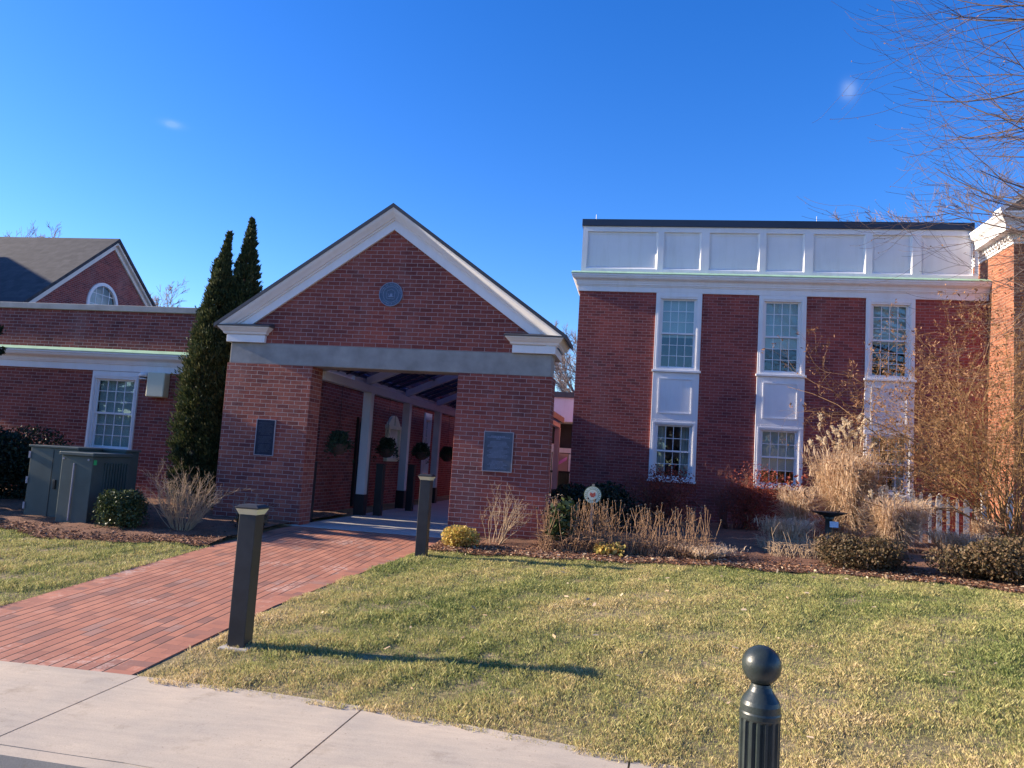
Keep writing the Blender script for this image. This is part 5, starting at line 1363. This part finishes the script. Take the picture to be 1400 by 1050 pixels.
for i in range(46):
    q = 3.2+6.2*(i/46)+rg.random()*.2; a = math.pi+rg.normal()*.55
    limb((tx, ty, q), (math.cos(a), math.sin(a), .18+.35*rg.random()), 3.8+1.2*rg.random()-.10*abs(q-6), .036, 2, .032)
for i in range(16):
    q = 3+6*rg.random(); a = rg.random()*6.28
    limb((tx, ty, q), (math.cos(a), math.sin(a), .5), 3.5, .045, 1, .03)
V, F = tubes(out, 4); fast("branches", V, F, MT['bark'], bt)
tp = np.array(tips); tp = tp[rg.random(len(tp)) < .25]
V, F = leaves(rg, tp+rg.normal(size=tp.shape)*.01, .018, 1.6); fast("buds", V, F, MT['deadleaf'], bt)

# far bare trees
def far_tree(x, y, h, seed, label, spread=.5, z0=3.0, r=.22, depth=4):
    rg = np.random.default_rng(seed); out = []
    t = thing("bare_tree", label, "tree", (x, y, 0))
    branch(rg, (x, y, 0), (0, 0, 1), h*.55, r, 0, out, segs=5, wob=.03)
    top = out[0][0]; V, F = tubes(out, 8); fast("trunk", V, F, MT['bark_far'], t)
    o2 = []
    for i in range(12):
        k = rg.integers(2, 6); a = rg.random()*6.28; branch(rg, top[k], (math.cos(a)*spread, math.sin(a)*spread, .9), h*(.42+.15*rg.random()), r*.35, depth-1, o2, (6, 9), 6, .07, .03, .5, .5, .2, .010)
    V, F = tubes(o2, 3); fast("crown", V, F, MT['bark_far'], t)
far_tree(-3.2, 52, 10.5, 71, "large bare tree beyond the gap between portico and hall", 1.0)
far_tree(-31.0, 47, 9.9, 72, "bare tree above the wing, left of the arborvitae", .7)
far_tree(-33.8, 47, 9.6, 73, "second bare tree partly hidden behind the white gable rake", .7)
far_tree(-47.0, 50, 13.4, 74, "bare treetop poking above the slate ridge at far left", .35)
far_tree(15.5, 44, 14.6, 75, "bare tree behind the right end of the hall parapet", .8)
far_tree(21.5, 46, 17, 76, "bare tree behind the sunlit corner building", .8)

# round garden sign
gs = thing("garden_sign", "round cream and olive sign with a red emblem on a short wooden stake", "sign", (-.68, 11.75, 0))
SXg, SYg, SZg = -.68, 11.75, .84
MB().box(SXg-.02, SXg+.02, SYg+.012, SYg+.04, 0, SZg+.16).build("stake", MT['wood_post'], gs)
def dsk(r, y0, y1, name, m, n=32, r_in=None):
    v = [(SXg+r*math.cos(2*math.pi*i/n), SZg+r*math.sin(2*math.pi*i/n)) for i in range(n)]
    return MB().prism_y(v, y0, y1).build(name, m, gs)
dsk(.132, SYg-.006, SYg+.011, "board", MT['sign_green']); dsk(.124, SYg-.009, SYg-.0061, "cream_ring", MT['sign_cream']); dsk(.088, SYg-.011, SYg-.0091, "olive_ring", MT['sign_green']); dsk(.082, SYg-.013, SYg-.0111, "cream_centre", MT['sign_cream'])
MB().prism_y([(SXg-.035, SZg+.04), (SXg-.045, SZg+.0), (SXg-.02, SZg-.035), (SXg+.02, SZg-.035), (SXg+.045, SZg), (SXg+.035, SZg+.045), (SXg, SZg+.02)], SYg-.015, SYg-.0131).build("red_emblem", MT['sign_red'], gs)
lt = MB()
for i in range(22):
    a = 2*math.pi*i/22; 
    if i % 11 == 8: continue
    c0 = (SXg+.106*math.cos(a), SZg+.106*math.sin(a)); lt.box(c0[0]-.005, c0[0]+.005, SYg-.0105, SYg-.0091, c0[1]-.007, c0[1]+.007)
lt.build("rim_lettering", MT['sign_green'], gs)

# bird bath
bbx, bby = 2.95, 12.9
bbz = gz(bbx, bby)
bb_ = thing("bird_bath", "dark shallow-bowled bird bath with a pale tag behind the rounded shrub", "bird bath", (bbx, bby, bbz))
MB().lathe([(.16, bbz), (.14, bbz+.05), (.06, bbz+.1), (.055, bbz+.55), (.09, bbz+.60)], bbx, bby, 20).build("pedestal", MT['iron'], bb_, smooth=True)
MB().lathe([(.08, bbz+.60), (.16, bbz+.625), (.26, bbz+.66), (.275, bbz+.672), (.265, bbz+.672), (.16, bbz+.645), (.02, bbz+.635)], bbx, bby, 32).build("bowl", MT['bronze'], bb_, smooth=True)
MB().box(bbx-.01, bbx+.12, bby-.1, bby-.095, bbz+.44, bbz+.53).build("tag", MT['tag_blue'], bb_)

# picket fence with gate posts
fa, fbp = np.array([4.62, 15.95]), np.array([6.32, 15.9])
fence = thing("picket_fence", "white picket fence with pointed boards before the hall's right end", "fence", (5.8, 16.2, 0))
Lf = float(np.linalg.norm(fbp-fa)); dv = (fbp-fa)/Lf; nrm = np.array([-dv[1], dv[0]])
def ftop(s): return 1.25-.20*s/Lf
pk = MB()
def picket(s, w, extra=0, point=True, z0=.12, th=.02):
    c = fa+dv*s; z1 = ftop(s)+extra
    a = c-dv*w/2; b = c+dv*w/2
    pts = [(-w/2, z0), (w/2, z0), (w/2, z1-w*.5), (0, z1), (-w/2, z1-w*.5)]
    v = []
    for o_ in (0, th):
        for u, z in pts:
            q = c+dv*u-nrm*0+nrm*o_; v.append((q[0], q[1], z))
    mbp = MB().add(v, [(0, 1, 2, 3, 4), (9, 8, 7, 6, 5)]+[(i, i+5, (i+1) % 5+5, (i+1) % 5) for i in range(5)])
    return mbp
s = .05
i = 0
while s < Lf-.05:
    picket(s, .05 if i % 3 else .10, .0 if i % 3 else .035).build("picket", MT['white'], fence); s += .158; i += 1
for dz in (-.22, -.78):
    v = []
    for s_, in ((0,), (Lf,)):
        c = fa+dv*s_
        for o_ in (.021, .055):
            q = c+nrm*o_
            for zz in (0, .07): v.append((q[0], q[1], ftop(s_)+dz+zz))
    MB().add(v, [(0, 1, 3, 2), (4, 6, 7, 5), (0, 4, 5, 1), (2, 3, 7, 6), (1, 5, 7, 3), (0, 2, 6, 4)]).build("rail", MT['white'], fence)
for s_ in (Lf+.06, Lf+.50):
    c = fa+dv*s_; gpb = MB().box(c[0]-.045, c[0]+.045, c[1]-.045, c[1]+.045, .05, 1.22).frustum(c[0], c[1], 1.22, 1.27, .06, .06, .01, .01)
    gpb.build("gate_post", MT['white'], fence, bevel=.004)


# unseen woods added far behind the viewer, only to darken the pane reflections
rg = np.random.default_rng(90); n = 26000
X = -90+180*rg.random(n); hgt = 6+2.5*np.sin(X*.13)+2*np.sin(X*.37+1)+1.2*np.sin(X*1.1); Z = -.6+hgt*rg.random(n)**.8; Y = -55+8*rg.random(n)
V, F = leaves(rg, np.stack([X, Y, Z], 1), .55, 2.6, np.repeat(np.array([[.2, 0, 1.]]), n, 0), .6)
tag(fast("reflected_woods", V, F, MT['bark_far']), "unseen bare winter woods added across the road for the pane reflections", "woods", kind='stuff')
